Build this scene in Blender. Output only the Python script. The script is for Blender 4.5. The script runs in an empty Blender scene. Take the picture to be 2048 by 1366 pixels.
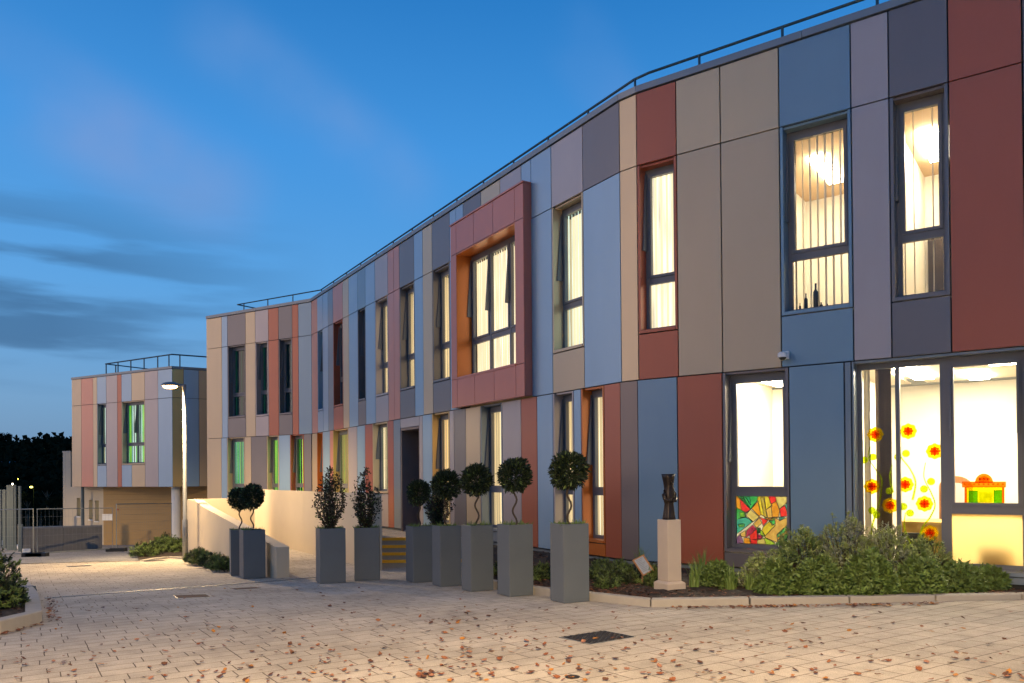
import bpy, bmesh, math, random
from mathutils import Vector, Matrix
random.seed(7)
S = bpy.context.scene
COL = S.collection
rad = math.radians

# ------------------------------------------------------------------ camera
CZ = 1.5                       # camera height; building heights below are given relative to it
F, CX, CY, PT, RL = 1560., 1024., 939., .0077, .0085
c_, s_ = math.cos(RL), math.sin(RL); cp, sp = math.cos(PT), math.sin(PT)
cam_d = bpy.data.cameras.new('camera'); cam = bpy.data.objects.new('camera', cam_d); COL.objects.link(cam)
RV = Vector((c_, sp*s_, -cp*s_)); UV = Vector((s_, -sp*c_, cp*c_)); FV = Vector((0, cp, sp))
m = Matrix.Identity(4)
for i in range(3):
    m[i][0] = RV[i]; m[i][1] = UV[i]; m[i][2] = -FV[i]
m[2][3] = CZ
cam.matrix_world = m
cam_d.sensor_width = 36; cam_d.lens = F/2048*36; cam_d.shift_y = (CY-683)/2048
cam_d.clip_end = 2000; cam_d.clip_start = .05
S.camera = cam

# ------------------------------------------------------------------ world: dusk sky
W = bpy.data.worlds.new('World'); S.world = W; W.use_nodes = True
nt = W.node_tree; N = nt.nodes; LK = nt.links
for n in list(N): N.remove(n)
def wn(t, **k):
    n = N.new(t)
    for a, b in k.items(): setattr(n, a, b)
    return n
out = wn('ShaderNodeOutputWorld'); bg = wn('ShaderNodeBackground'); tc = wn('ShaderNodeTexCoord')
sep = wn('ShaderNodeSeparateXYZ'); LK.new(tc.outputs['Generated'], sep.inputs[0])
ramp = wn('ShaderNodeValToRGB'); LK.new(sep.outputs[2], ramp.inputs[0])
cr = ramp.color_ramp
cr.elements[0].position = 0.0; cr.elements[0].color = (.105, .25, .42, 1)
cr.elements[1].position = 1.0; cr.elements[1].color = (.012, .11, .33, 1)
for p, c in ((.09, (.125, .32, .58, 1)), (.22, (.085, .34, .73, 1)), (.38, (.044, .285, .72, 1)), (.55, (.010, .175, .53, 1))):
    e = cr.elements.new(p); e.color = c
# low sun after-glow from a Nishita sky, added faintly
sky = wn('ShaderNodeTexSky'); sky.sky_type = 'NISHITA'; sky.sun_disc = False
sky.sun_elevation = rad(-1.0); sky.sun_rotation = rad(-70)
skm = wn('ShaderNodeMixRGB', blend_type='ADD'); skm.inputs[0].default_value = .06
LK.new(ramp.outputs[0], skm.inputs[1]); LK.new(sky.outputs[0], skm.inputs[2])
# dark stretched clouds low, faint mauve streaks high
def cloud(scale, loc, rot, lo, hi, detail=4):
    mp = wn('ShaderNodeMapping'); mp.inputs['Scale'].default_value = scale; mp.inputs['Location'].default_value = loc
    mp.inputs['Rotation'].default_value = rot
    LK.new(tc.outputs['Generated'], mp.inputs[0])
    nz = wn('ShaderNodeTexNoise'); nz.inputs['Scale'].default_value = 1; nz.inputs['Detail'].default_value = detail
    nz.inputs['Roughness'].default_value = .45
    LK.new(mp.outputs[0], nz.inputs[0])
    r = wn('ShaderNodeMapRange'); r.interpolation_type = 'SMOOTHSTEP'; LK.new(nz.outputs[0], r.inputs[0]); r.inputs[1].default_value = lo; r.inputs[2].default_value = hi
    return r
def band(lo0, lo1, hi0, hi1):
    a = wn('ShaderNodeMapRange'); LK.new(sep.outputs[2], a.inputs[0]); a.inputs[1].default_value = lo0; a.inputs[2].default_value = lo1
    b = wn('ShaderNodeMapRange'); LK.new(sep.outputs[2], b.inputs[0]); b.inputs[1].default_value = hi0; b.inputs[2].default_value = hi1
    b.inputs[3].default_value = 1; b.inputs[4].default_value = 0
    q = wn('ShaderNodeMath', operation='MULTIPLY'); LK.new(a.outputs[0], q.inputs[0]); LK.new(b.outputs[0], q.inputs[1])
    return q
def mixc(prev, fac, col, amt):
    q = wn('ShaderNodeMath', operation='MULTIPLY'); q.inputs[1].default_value = amt; LK.new(fac, q.inputs[0])
    mm = wn('ShaderNodeMixRGB'); LK.new(q.outputs[0], mm.inputs[0]); LK.new(prev, mm.inputs[1]); mm.inputs[2].default_value = col
    return mm.outputs[0]
def mul(a, b):
    q = wn('ShaderNodeMath', operation='MULTIPLY'); LK.new(a, q.inputs[0]); LK.new(b, q.inputs[1]); return q.outputs[0]
dk = cloud((4.2, 4.2, 30), (3.1, .7, 1.4), (0, rad(3), 0), .42, .60, 7)
left = wn('ShaderNodeMapRange'); LK.new(sep.outputs[0], left.inputs[0]); left.inputs[1].default_value = -.22; left.inputs[2].default_value = -.5
left.inputs[3].default_value = 0; left.inputs[4].default_value = 1
col1 = mixc(skm.outputs[0], mul(mul(dk.outputs[0], band(.09, .15, .24, .33).outputs[0]), left.outputs[0]), (.05, .135, .28, 1), .74)
def pixdir(px, py):
    v = Vector((c_*(px-CX)/F, 1, -(py-951)/F)); return v.normalized()
def streak(prev, a, b, width, col, amt, seed):
    da, db = pixdir(*a), pixdir(*b); n = da.cross(db).normalized(); mid = (da+db).normalized(); half = (da-db).length/2
    def dot(v):
        q = wn('ShaderNodeVectorMath', operation='DOT_PRODUCT'); LK.new(tc.outputs['Generated'], q.inputs[0]); q.inputs[1].default_value = v; return q.outputs['Value']
    ab = wn('ShaderNodeMath', operation='ABSOLUTE'); LK.new(dot(n), ab.inputs[0])
    m1 = wn('ShaderNodeMapRange'); m1.interpolation_type = 'SMOOTHERSTEP'; LK.new(ab.outputs[0], m1.inputs[0]); m1.inputs[1].default_value = width; m1.inputs[2].default_value = 0
    m2 = wn('ShaderNodeMapRange'); m2.interpolation_type = 'SMOOTHERSTEP'; LK.new(dot(mid), m2.inputs[0]); m2.inputs[1].default_value = 1-half*half*1.1; m2.inputs[2].default_value = 1-half*half*.12
    cl = cloud((5, 5, 5), (seed, 1., .3), (0, 0, 0), .25, .7, 4)
    return mixc(prev, mul(mul(m1.outputs[0], m2.outputs[0]), cl.outputs[0]), col, amt)
col2 = streak(col1, (-160, 60), (460, 390), .085, (.24, .34, .63, 1), .6, .3)
col2 = streak(col2, (430, 60), (820, 370), .07, (.20, .35, .68, 1), .55, 2.3)
col2 = streak(col2, (1130, 30), (1260, 230), .06, (.13, .30, .66, 1), .4, 4.3)
# bright warm after-glow low in the west (left, outside the picture), mirrored by the satin panels
gd = wn('ShaderNodeVectorMath', operation='DOT_PRODUCT'); LK.new(tc.outputs['Generated'], gd.inputs[0]); gd.inputs[1].default_value = Vector((-.985, -.08, .10)).normalized()
gr = wn('ShaderNodeMapRange'); gr.interpolation_type = 'SMOOTHSTEP'; LK.new(gd.outputs['Value'], gr.inputs[0]); gr.inputs[1].default_value = .84; gr.inputs[2].default_value = .995
gm = wn('ShaderNodeMixRGB'); LK.new(gr.outputs[0], gm.inputs[0]); LK.new(col2, gm.inputs[1]); gm.inputs[2].default_value = (1.45, 1.08, .98, 1); col2 = gm.outputs[0]
LK.new(col2, bg.inputs[0]); bg.inputs[1].default_value = 1.0
LK.new(bg.outputs[0], out.inputs[0])

# weak, very soft after-glow of the sun that has just set on the left
sun_d = bpy.data.lights.new('sun', 'SUN'); sun_d.energy = .20; sun_d.angle = rad(50); sun_d.color = (1, .80, .66)
sun = bpy.data.objects.new('sun', sun_d); COL.objects.link(sun)
sdir = Vector((-.95, .02, .26))
sun.rotation_euler = sdir.to_track_quat('Z', 'Y').to_euler()

S.view_settings.view_transform = 'Standard'; S.view_settings.look = 'None'; S.view_settings.gamma = 1
S.view_settings.exposure = 0
S.cycles.use_denoising = True
try: S.cycles.denoiser = 'OPENIMAGEDENOISE'
except Exception: pass
S.cycles.max_bounces = 8; S.cycles.transparent_max_bounces = 24
S.cycles.sample_clamp_indirect = 6; S.cycles.caustics_reflective = False; S.cycles.caustics_refractive = False

# ------------------------------------------------------------------ pixel <-> place (calibrated on the 2048 px photo)
def ray(px, py):
    x = (px-CX)/F; y = -(py-CY)/F
    return RV*x + UV*y + FV
def project(x, y, z):          # z relative to the camera
    v = Vector((x, y, z)); w = v.dot(FV)
    return CX + F*v.dot(RV)/w, CY - F*v.dot(UV)/w
def at(px, py, z):
    r = ray(px, py); return r*(z/r.z)
def drop(X, Y):                # paving level below the camera
    if Y <= 9: g = 1.25+.025*Y
    elif Y <= 15: g = 1.475+.06*(Y-9)
    elif Y <= 34: g = 1.835+.04*(Y-15)
    else: g = 2.595+.4*(min(Y, 62)-34)
    return g - .015*max(-20, min(8, X))
def gp(px, py):
    r = ray(px, py); lo, hi = .5, 60.
    for _ in range(50):
        t = (lo+hi)/2
        if t*r.z < -drop(t*r.x, t*r.y): hi = t
        else: lo = t
    return Vector((r.x*lo, r.y*lo, r.z*lo))
def W3(x, y, zr): return Vector((x, y, zr+CZ))

# ------------------------------------------------------------------ materials
MAT = {}
def newmat(name):
    mt = bpy.data.materials.new(name); mt.use_nodes = True
    b = mt.node_tree.nodes['Principled BSDF']; MAT[name] = mt
    return mt, mt.node_tree, b
def node(t, ty, **k):
    n = t.nodes.new(ty)
    for a, b in k.items():
        if a in ('inp',):
            for kk, vv in b.items(): n.inputs[kk].default_value = vv
        else: setattr(n, a, b)
    return n
def simple(name, col, rough=.6, metal=0, spec=.5, var=.15, scale=3., bump=0, bscale=40., coat=0, stretch=(1, 1, 1)):
    mt, t, b = newmat(name)
    b.inputs['Roughness'].default_value = rough; b.inputs['Metallic'].default_value = metal
    b.inputs['Specular IOR Level'].default_value = spec; b.inputs['Coat Weight'].default_value = coat
    tcn = node(t, 'ShaderNodeTexCoord'); mp = node(t, 'ShaderNodeMapping'); mp.inputs['Scale'].default_value = stretch
    t.links.new(tcn.outputs['Object'], mp.inputs[0])
    nz = node(t, 'ShaderNodeTexNoise', inp={'Scale': scale, 'Detail': 5.}); t.links.new(mp.outputs[0], nz.inputs[0])
    mx = node(t, 'ShaderNodeMixRGB'); t.links.new(nz.outputs[0], mx.inputs[0])
    mx.inputs[1].default_value = tuple(c*(1-var) for c in col)+(1,); mx.inputs[2].default_value = tuple(min(1, c*(1+var)) for c in col)+(1,)
    t.links.new(mx.outputs[0], b.inputs['Base Color'])
    if bump:
        n2 = node(t, 'ShaderNodeTexNoise', inp={'Scale': bscale, 'Detail': 4.}); t.links.new(mp.outputs[0], n2.inputs[0])
        bp = node(t, 'ShaderNodeBump', inp={'Strength': bump, 'Distance': .02}); t.links.new(n2.outputs[0], bp.inputs['Height'])
        t.links.new(bp.outputs[0], b.inputs['Normal'])
    return mt
# cladding paints (satin coated panels)
PAL = {'cream': (.56, .43, .27), 'tan': (.50, .385, .25), 'blue': (.27, .41, .54), 'steel': (.175, .28, .37), 'dark': (.17, .155, .16), 'lilac': (.39, .345, .345),
       'red': (.40, .108, .055), 'pink': (.54, .225, .16), 'gold': (.56, .38, .14), 'slate': (.19, .235, .28), 'salmon': (.52, .17, .115), 'orange': (.54, .15, .025), 'brown': (.16, .13, .125)}
for k, v in PAL.items():
    mt = simple('panel_'+k, v, rough=.34, metal=.30, spec=.5, var=.07, scale=2.2, coat=.3, bump=.02, bscale=2.5, stretch=(1, 1, .35))
    MAT['panel_'+k].node_tree.nodes['Principled BSDF'].inputs['Coat Roughness'].default_value = .22
simple('seam', (.02, .02, .022), .8); simple('coping', (.20, .23, .26), .4, metal=.5, var=.08)
simple('frame', (.14, .145, .16), .38, spec=.5, var=.05); simple('rail', (.06, .10, .12), .45, metal=.6)
simple('render', (.56, .48, .36), .85, var=.07, scale=1.5, bump=.12, bscale=90)
simple('concrete', (.14, .135, .13), .85, var=.25, scale=3, bump=.2); simple('kerb', (.36, .33, .28), .85, var=.15, scale=8, bump=.25, bscale=120)
simple('planter', (.108, .125, .137), .5, var=.12, scale=3, bump=.03); simple('soil', (.03, .02, .013), .95, var=.5, scale=20, bump=.8, bscale=60)
simple('bark', (.07, .05, .033), .85, var=.3, scale=30, bump=.4); simple('iron', (.035, .034, .036), .6, metal=.6, var=.4, scale=30, bump=.6, bscale=60)
simple('bronze', (.035, .025, .02), .33, metal=.55, var=.4, scale=14, bump=.35, bscale=35)
simple('stone', (.52, .43, .34), .85, var=.08, scale=5, bump=.1, bscale=150); simple('yellow', (.90, .46, .02), .6, var=.15, scale=20)
simple('steel_galv', (.27, .285, .28), .5, metal=.6, var=.15, scale=12); simple('wood', (.34, .16, .06), .55, var=.3, scale=6, stretch=(1, 12, 1))
simple('white', (.78, .77, .74), .6, var=.03); simple('plastic_grey', (.36, .37, .38), .5); simple('black', (.02, .02, .02), .4)
simple('door_dark', (.17, .13, .12), .5); simple('paper', (.30, .34, .40), .5, var=.1, scale=14)
simple('desk', (.60, .36, .07), .5); simple('road', (.24, .24, .25), .9, var=.15, scale=3, bump=.3, bscale=60)
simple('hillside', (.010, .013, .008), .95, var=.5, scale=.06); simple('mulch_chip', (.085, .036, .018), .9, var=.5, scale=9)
simple('green_fence', (.10, .13, .14), .6)
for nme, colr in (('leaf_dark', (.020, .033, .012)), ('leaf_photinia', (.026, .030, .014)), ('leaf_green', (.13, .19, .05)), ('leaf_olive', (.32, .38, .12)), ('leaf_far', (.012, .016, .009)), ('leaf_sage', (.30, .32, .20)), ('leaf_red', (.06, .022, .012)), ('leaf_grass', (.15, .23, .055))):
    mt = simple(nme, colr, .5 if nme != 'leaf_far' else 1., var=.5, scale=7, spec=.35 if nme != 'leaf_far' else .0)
for i, colr in enumerate([(.19, .060, .018), (.24, .092, .032), (.10, .04, .018), (.36, .15, .02), (.27, .125, .07)]):
    simple('dry_leaf_%d' % i, colr, .75, var=.3, scale=25)
# boards of the garage wall
mt = simple('boards', (.42, .27, .11), .6, var=.08, scale=2); t = mt.node_tree
wv = node(t, 'ShaderNodeTexWave', wave_type='BANDS', bands_direction='Z', wave_profile='SAW', inp={'Scale': 1.5}); tt = node(t, 'ShaderNodeTexCoord')
t.links.new(tt.outputs['Object'], wv.inputs[0]); bp = node(t, 'ShaderNodeBump', inp={'Strength': .8, 'Distance': .03}); t.links.new(wv.outputs[1], bp.inputs['Height'])
t.links.new(bp.outputs[0], t.nodes['Principled BSDF'].inputs['Normal'])

# block paving
def paving(name, c1, c2, mort, ang):
    mt, t, b = newmat(name); b.inputs['Roughness'].default_value = .9; b.inputs['Specular IOR Level'].default_value = .3
    tcn = node(t, 'ShaderNodeTexCoord'); mp = node(t, 'ShaderNodeMapping'); mp.inputs['Rotation'].default_value = (0, 0, ang)
    t.links.new(tcn.outputs['Object'], mp.inputs[0])
    dn = node(t, 'ShaderNodeTexNoise', inp={'Scale': 9., 'Detail': 2.}); t.links.new(mp.outputs[0], dn.inputs[0])
    dm = node(t, 'ShaderNodeMixRGB', blend_type='LINEAR_LIGHT'); dm.inputs[0].default_value = .006; t.links.new(mp.outputs[0], dm.inputs[1]); t.links.new(dn.outputs[1], dm.inputs[2])
    br = node(t, 'ShaderNodeTexBrick', offset=.5, squash=.75, squash_frequency=3)
    for k, v in {'Scale': 1., 'Brick Width': .33, 'Row Height': .2, 'Mortar Size': .0045, 'Mortar Smooth': .2, 'Bias': 0., 'Color1': c1, 'Color2': c2, 'Mortar': mort}.items(): br.inputs[k].default_value = v
    t.links.new(dm.outputs[0], br.inputs[0])
    n1 = node(t, 'ShaderNodeTexNoise', inp={'Scale': .7, 'Detail': 6., 'Roughness': .6}); t.links.new(tcn.outputs['Object'], n1.inputs[0])
    n2 = node(t, 'ShaderNodeTexNoise', inp={'Scale': 170., 'Detail': 2.}); t.links.new(tcn.outputs['Object'], n2.inputs[0])
    n3 = node(t, 'ShaderNodeTexNoise', inp={'Scale': 6., 'Detail': 4.}); t.links.new(tcn.outputs['Object'], n3.inputs[0])
    cur = br.outputs[0]
    for nn, lo, hi in ((n1, .74, 1.20), (n2, .72, 1.28), (n3, .88, 1.12)):
        mr = node(t, 'ShaderNodeMapRange', inp={1: .3, 2: .7, 3: lo, 4: hi}); t.links.new(nn.outputs[0], mr.inputs[0])
        mx = node(t, 'ShaderNodeMixRGB', blend_type='MULTIPLY'); mx.inputs[0].default_value = 1; t.links.new(cur, mx.inputs[1]); t.links.new(mr.outputs[0], mx.inputs[2]); cur = mx.outputs[0]
    t.links.new(cur, b.inputs['Base Color'])
    sb = node(t, 'ShaderNodeMath', operation='MULTIPLY'); t.links.new(br.outputs[1], sb.inputs[0]); sb.inputs[1].default_value = -1.
    ad = node(t, 'ShaderNodeMath', operation='MULTIPLY_ADD'); t.links.new(n2.outputs[0], ad.inputs[0]); ad.inputs[1].default_value = .35; t.links.new(sb.outputs[0], ad.inputs[2])
    bp = node(t, 'ShaderNodeBump', inp={'Strength': .55, 'Distance': .006}); t.links.new(ad.outputs[0], bp.inputs['Height']); t.links.new(bp.outputs[0], b.inputs['Normal'])
    return mt
PA = math.atan2(.533, .846)
paving('paving', (.46, .405, .325, 1), (.405, .36, .295, 1), (.10, .075, .055, 1), -PA)
paving('paving_far', (.25, .25, .25, 1), (.22, .22, .225, 1), (.10, .10, .10, 1), -PA)  # same blocks past the lamp light, its absence put into a darker colour

# glass: clear pane with sky reflections
def glassmat(name, tint=(.93, .95, .94), refl=1.):
    mt, t, b = newmat(name); o = t.nodes['Material Output']; t.nodes.remove(b)
    tr = node(t, 'ShaderNodeBsdfTransparent'); tr.inputs[0].default_value = tint+(1,)
    gl = node(t, 'ShaderNodeBsdfGlossy'); gl.inputs['Roughness'].default_value = .02; gl.inputs[0].default_value = (refl, refl, refl, 1)
    lw = node(t, 'ShaderNodeLayerWeight', inp={'Blend': .5}); p5 = node(t, 'ShaderNodeMath', operation='POWER'); p5.inputs[1].default_value = 4.6; t.links.new(lw.outputs['Facing'], p5.inputs[0])
    fr = node(t, 'ShaderNodeMapRange', inp={3: .045, 4: .95}); t.links.new(p5.outputs[0], fr.inputs[0]); mx = node(t, 'ShaderNodeMixShader')
    t.links.new(fr.outputs[0], mx.inputs[0]); t.links.new(tr.outputs[0], mx.inputs[1]); t.links.new(gl.outputs[0], mx.inputs[2]); t.links.new(mx.outputs[0], o.inputs[0])
glassmat('glass')
def film(name, col, tl=.55):        # coloured translucent film / frosted glass, lit from behind
    mt, t, b = newmat(name); o = t.nodes['Material Output']; t.nodes.remove(b)
    tr = node(t, 'ShaderNodeBsdfTransparent'); tr.inputs[0].default_value = col+(1,)
    tl_ = node(t, 'ShaderNodeBsdfTranslucent'); tl_.inputs[0].default_value = col+(1,)
    mx = node(t, 'ShaderNodeMixShader'); mx.inputs[0].default_value = tl
    t.links.new(tr.outputs[0], mx.inputs[1]); t.links.new(tl_.outputs[0], mx.inputs[2]); t.links.new(mx.outputs[0], o.inputs[0])
film('film_yellow', (.75, .50, .004), .25); film('film_orange', (.62, .13, .004), .25); film('film_red', (.45, .008, .004), .25)
film('film_lime', (.34, .48, .006), .25); film('film_teal', (.06, .38, .18), .25); film('frosted', (.80, .62, .27), .95); film('diffuser', (.26, .26, .23), .95)
for k, c in {'sg_red': (.75, .015, .02), 'sg_orange': (1, .30, .01), 'sg_yellow': (1, .66, .04), 'sg_pale': (1, .74, .24), 'sg_green': (.02, .36, .10), 'sg_lime': (.35, .75, .05),
             'sg_teal': (.02, .32, .33), 'sg_plum': (.30, .01, .09), 'sg_peach': (.95, .44, .13), 'sg_violet': (.16, .07, .28), 'sg_dgreen': (.005, .10, .03)}.items():
    film(k, c, .35)
    t = MAT[k].node_tree; tcn = node(t, 'ShaderNodeTexCoord'); nz = node(t, 'ShaderNodeTexNoise', inp={'Scale': 18., 'Detail': 4.})
    t.links.new(tcn.outputs['Object'], nz.inputs[0]); mr = node(t, 'ShaderNodeMixRGB'); t.links.new(nz.outputs[0], mr.inputs[0])
    mr.inputs[1].default_value = tuple(x*.45 for x in c)+(1,); mr.inputs[2].default_value = tuple(min(1, x*1.7+.05) for x in c)+(1,)
    for nn in t.nodes:
        if nn.type in ('BSDF_TRANSPARENT', 'BSDF_TRANSLUCENT'): t.links.new(mr.outputs[0], nn.inputs[0])
def emis(name, col, st, stripes=0):
    mt, t, b = newmat(name); o = t.nodes['Material Output']; t.nodes.remove(b)
    e = node(t, 'ShaderNodeEmission'); e.inputs[0].default_value = col+(1,); e.inputs[1].default_value = st
    t.links.new(e.outputs[0], o.inputs[0])
    return mt
def blindmat(name, col, st):
    # fabric slats; the room light is put in as their own emission
    mt, t, b = newmat(name)
    b.inputs['Base Color'].default_value = tuple(x*.7 for x in col)+(1,); b.inputs['Roughness'].default_value = .8
    tcn = node(t, 'ShaderNodeTexCoord'); mp = node(t, 'ShaderNodeMapping'); mp.inputs['Scale'].default_value = (1, 1, .12); t.links.new(tcn.outputs['Object'], mp.inputs[0])
    nz = node(t, 'ShaderNodeTexNoise', inp={'Scale': 11., 'Detail': 3.}); t.links.new(mp.outputs[0], nz.inputs[0])
    mr = node(t, 'ShaderNodeMapRange', inp={1: .3, 2: .7, 3: st*.42, 4: st*1.3}); t.links.new(nz.outputs[0], mr.inputs[0])
    b.inputs['Emission Color'].default_value = col+(1,); t.links.new(mr.outputs[0], b.inputs['Emission Strength'])
blindmat('blind_bright', (1, .88, .64), 1.32); blindmat('blind_warm', (1, .78, .46), 1.15); blindmat('blind_amber', (1, .60, .22), 1.3); blindmat('blind_cool', (.80, .98, .86), .95)
blindmat('blind_dim', (.85, .75, .35), .28); blindmat('blind_green', (.16, .75, .10), .75); blindmat('blind_lime', (.50, .9, .06), .85); blindmat('blind_teal', (.12, .62, .48), .55)
blindmat('blind_pale', (.75, .95, .85), .9); blindmat('blind_deep', (.01, .12, .07), .22)
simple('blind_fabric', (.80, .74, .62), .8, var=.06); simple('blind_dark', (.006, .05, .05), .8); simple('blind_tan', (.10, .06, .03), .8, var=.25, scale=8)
emis('room_glow', (1, .80, .48), 1.3); emis('room_glow_dim', (1, .72, .36), .5); emis('room_green', (.2, .9, .4), .25)  # glowing back planes stand in for lamps inside the rooms
emis('ceiling_lamp', (1, .87, .66), 42.); emis('ceiling_lamp_bright', (1, .86, .62), 90.); emis('lamp_lens', (1, .56, .17), 45.); emis('far_lamp', (1, .85, .6), 12.); emis('far_lamp_yellow', (.95, .85, .15), 6.)
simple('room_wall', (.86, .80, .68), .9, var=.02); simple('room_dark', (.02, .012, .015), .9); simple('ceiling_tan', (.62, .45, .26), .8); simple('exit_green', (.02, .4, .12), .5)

# ------------------------------------------------------------------ mesh helpers
class MB:
    def __init__(s): s.v = []; s.f = []; s.mi = []; s.mats = []
    def mat(s, name):
        if name not in s.mats: s.mats.append(name)
        return s.mats.index(name)
    def face(s, pts, mat):
        i = len(s.v); s.v += [tuple(p) for p in pts]; s.f.append(tuple(range(i, i+len(pts)))); s.mi.append(s.mat(mat))
    def hexa(s, p, mat):       # p: 8 points, bottom 0-3, top 4-7
        i = len(s.v); s.v += [tuple(q) for q in p]; k = s.mat(mat)
        for f in ((0, 3, 2, 1), (4, 5, 6, 7), (0, 1, 5, 4), (1, 2, 6, 5), (2, 3, 7, 6), (3, 0, 4, 7)):
            s.f.append(tuple(i+a for a in f)); s.mi.append(k)
    def box(s, x0, x1, y0, y1, z0, z1, mat):
        s.hexa([(x0, y0, z0), (x1, y0, z0), (x1, y1, z0), (x0, y1, z0), (x0, y0, z1), (x1, y0, z1), (x1, y1, z1), (x0, y1, z1)], mat)
    def prism(s, poly, z0, z1, mat):
        n = len(poly); i = len(s.v); k = s.mat(mat)
        a = z0 if callable(z0) else (lambda x, y: z0); b = z1 if callable(z1) else (lambda x, y: z1)
        s.v += [(p[0], p[1], a(p[0], p[1])) for p in poly]+[(p[0], p[1], b(p[0], p[1])) for p in poly]
        s.f.append(tuple(i+q for q in reversed(range(n)))); s.mi.append(k)
        s.f.append(tuple(i+n+q for q in range(n))); s.mi.append(k)
        for q in range(n):
            r = (q+1) % n; s.f.append((i+q, i+r, i+n+r, i+n+q)); s.mi.append(k)
    def tube(s, pts, r, mat, n=8, cap=True):
        pts = [Vector(p) for p in pts]; rs = r if isinstance(r, (list, tuple)) else [r]*len(pts)
        i = len(s.v); k = s.mat(mat)
        for j, p in enumerate(pts):
            d = (pts[min(j+1, len(pts)-1)]-pts[max(j-1, 0)]).normalized()
            up = Vector((0, 0, 1)) if abs(d.z) < .9 else Vector((1, 0, 0))
            a = d.cross(up).normalized(); b = d.cross(a)
            for q in range(n):
                t = 2*math.pi*q/n; s.v.append(tuple(p+(a*math.cos(t)+b*math.sin(t))*rs[j]))
        for j in range(len(pts)-1):
            for q in range(n):
                r2 = (q+1) % n; s.f.append((i+j*n+q, i+j*n+r2, i+(j+1)*n+r2, i+(j+1)*n+q)); s.mi.append(k)
        if cap:
            s.f.append(tuple(i+q for q in reversed(range(n)))); s.mi.append(k)
            e = i+(len(pts)-1)*n; s.f.append(tuple(e+q for q in range(n))); s.mi.append(k)
    def build(s, name, parent=None, smooth=False, bevel=0, at=None, world=False):
        me = bpy.data.meshes.new(name); v = s.v
        if at is not None: v = [(a[0]-at[0], a[1]-at[1], a[2]-at[2]) for a in v]
        me.from_pydata(v, [], s.f); me.update()
        for mm in s.mats: me.materials.append(MAT[mm])
        me.polygons.foreach_set('material_index', s.mi)
        if smooth: me.polygons.foreach_set('use_smooth', [True]*len(s.f))
        o = bpy.data.objects.new(name, me); COL.objects.link(o)
        bm = bmesh.new(); bm.from_mesh(me); bmesh.ops.recalc_face_normals(bm, faces=bm.faces); bm.to_mesh(me); bm.free()
        if at is not None: o.location = at
        if parent:
            o.parent = parent
            if world: o.matrix_parent_inverse = Matrix.Translation(-parent.location)
        if bevel:
            b = o.modifiers.new('bevel', 'BEVEL'); b.width = bevel; b.segments = 2; b.limit_method = 'ANGLE'
        return o
def tag(o, label=None, cat=None, group=None, kind=None):
    if label: o['label'] = label
    if cat: o['category'] = cat
    if group: o['group'] = group
    if kind: o['kind'] = kind
    return o
def empty(name, loc, label=None, cat=None, group=None, rz=0):
    o = bpy.data.objects.new(name, None); COL.objects.link(o); o.location = loc; o.rotation_euler = (0, 0, rz)
    return tag(o, label, cat, group)
def copy_thing(o, parent=None):
    c = o.copy(); COL.objects.link(c); c.parent = parent
    for ch in [q for q in COL.objects if q.parent == o]: copy_thing(ch, c)
    return c

# ================================================================== GROUND
def grid(name, xs, ys, fn, mat, kind='structure'):
    b = MB(); k = b.mat(mat)
    for y in ys:
        for x in xs: b.v.append((x, y, fn(x, y)))
    nx = len(xs)
    for j in range(len(ys)-1):
        for i in range(nx-1): b.f.append((j*nx+i, j*nx+i+1, (j+1)*nx+i+1, (j+1)*nx+i)); b.mi.append(k)
    return tag(b.build(name), kind=kind)
gx = [-160, -110, -70, -50, -40, -30, -20, -16, -12, -8, -4, 0, 4, 8, 14, 25, 60]
gy = [-60, -25, -12, -6, -2, 0, 3, 6, 9, 11, 13, 15, 18, 21, 24, 27, 30, 34, 40, 50, 62]
grid('paving', gx, gy, lambda x, y: CZ-drop(x, y), 'paving')
def hz(x, y):
    base = CZ-drop(x, 62)
    return base + (max(0, min(y, 270)-100)/170)*22 + 1.5*math.sin(x*.03+y*.02)*max(0, min(1, (y-80)/60))
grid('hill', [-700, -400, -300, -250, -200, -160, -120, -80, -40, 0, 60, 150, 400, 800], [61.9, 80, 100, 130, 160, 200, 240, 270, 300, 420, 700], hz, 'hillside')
def sheet(name, a, b, c, d, mat, eps, nu=16, nv=24):
    m_ = MB(); k = m_.mat(mat)
    for j in range(nv+1):
        for i in range(nu+1):
            u, v = i/nu, j/nv
            x = (a[0]*(1-u)+b[0]*u)*(1-v)+(d[0]*(1-u)+c[0]*u)*v; y = (a[1]*(1-u)+b[1]*u)*(1-v)+(d[1]*(1-u)+c[1]*u)*v
            m_.v.append((x, y, CZ-drop(x, y)+eps))
    for j in range(nv):
        for i in range(nu):
            q = j*(nu+1)+i; m_.f.append((q, q+1, q+nu+2, q+nu+1)); m_.mi.append(k)
    return tag(m_.build(name), kind='structure')
ra, rb = gp(-60, 1130.5), gp(300, 1121.6)
sheet('road', ra, rb, (-9.5, 33.9), (-27, 33.9), 'paving_far', .012)  # edge of the lamp light drawn as a change of paving colour

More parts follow.
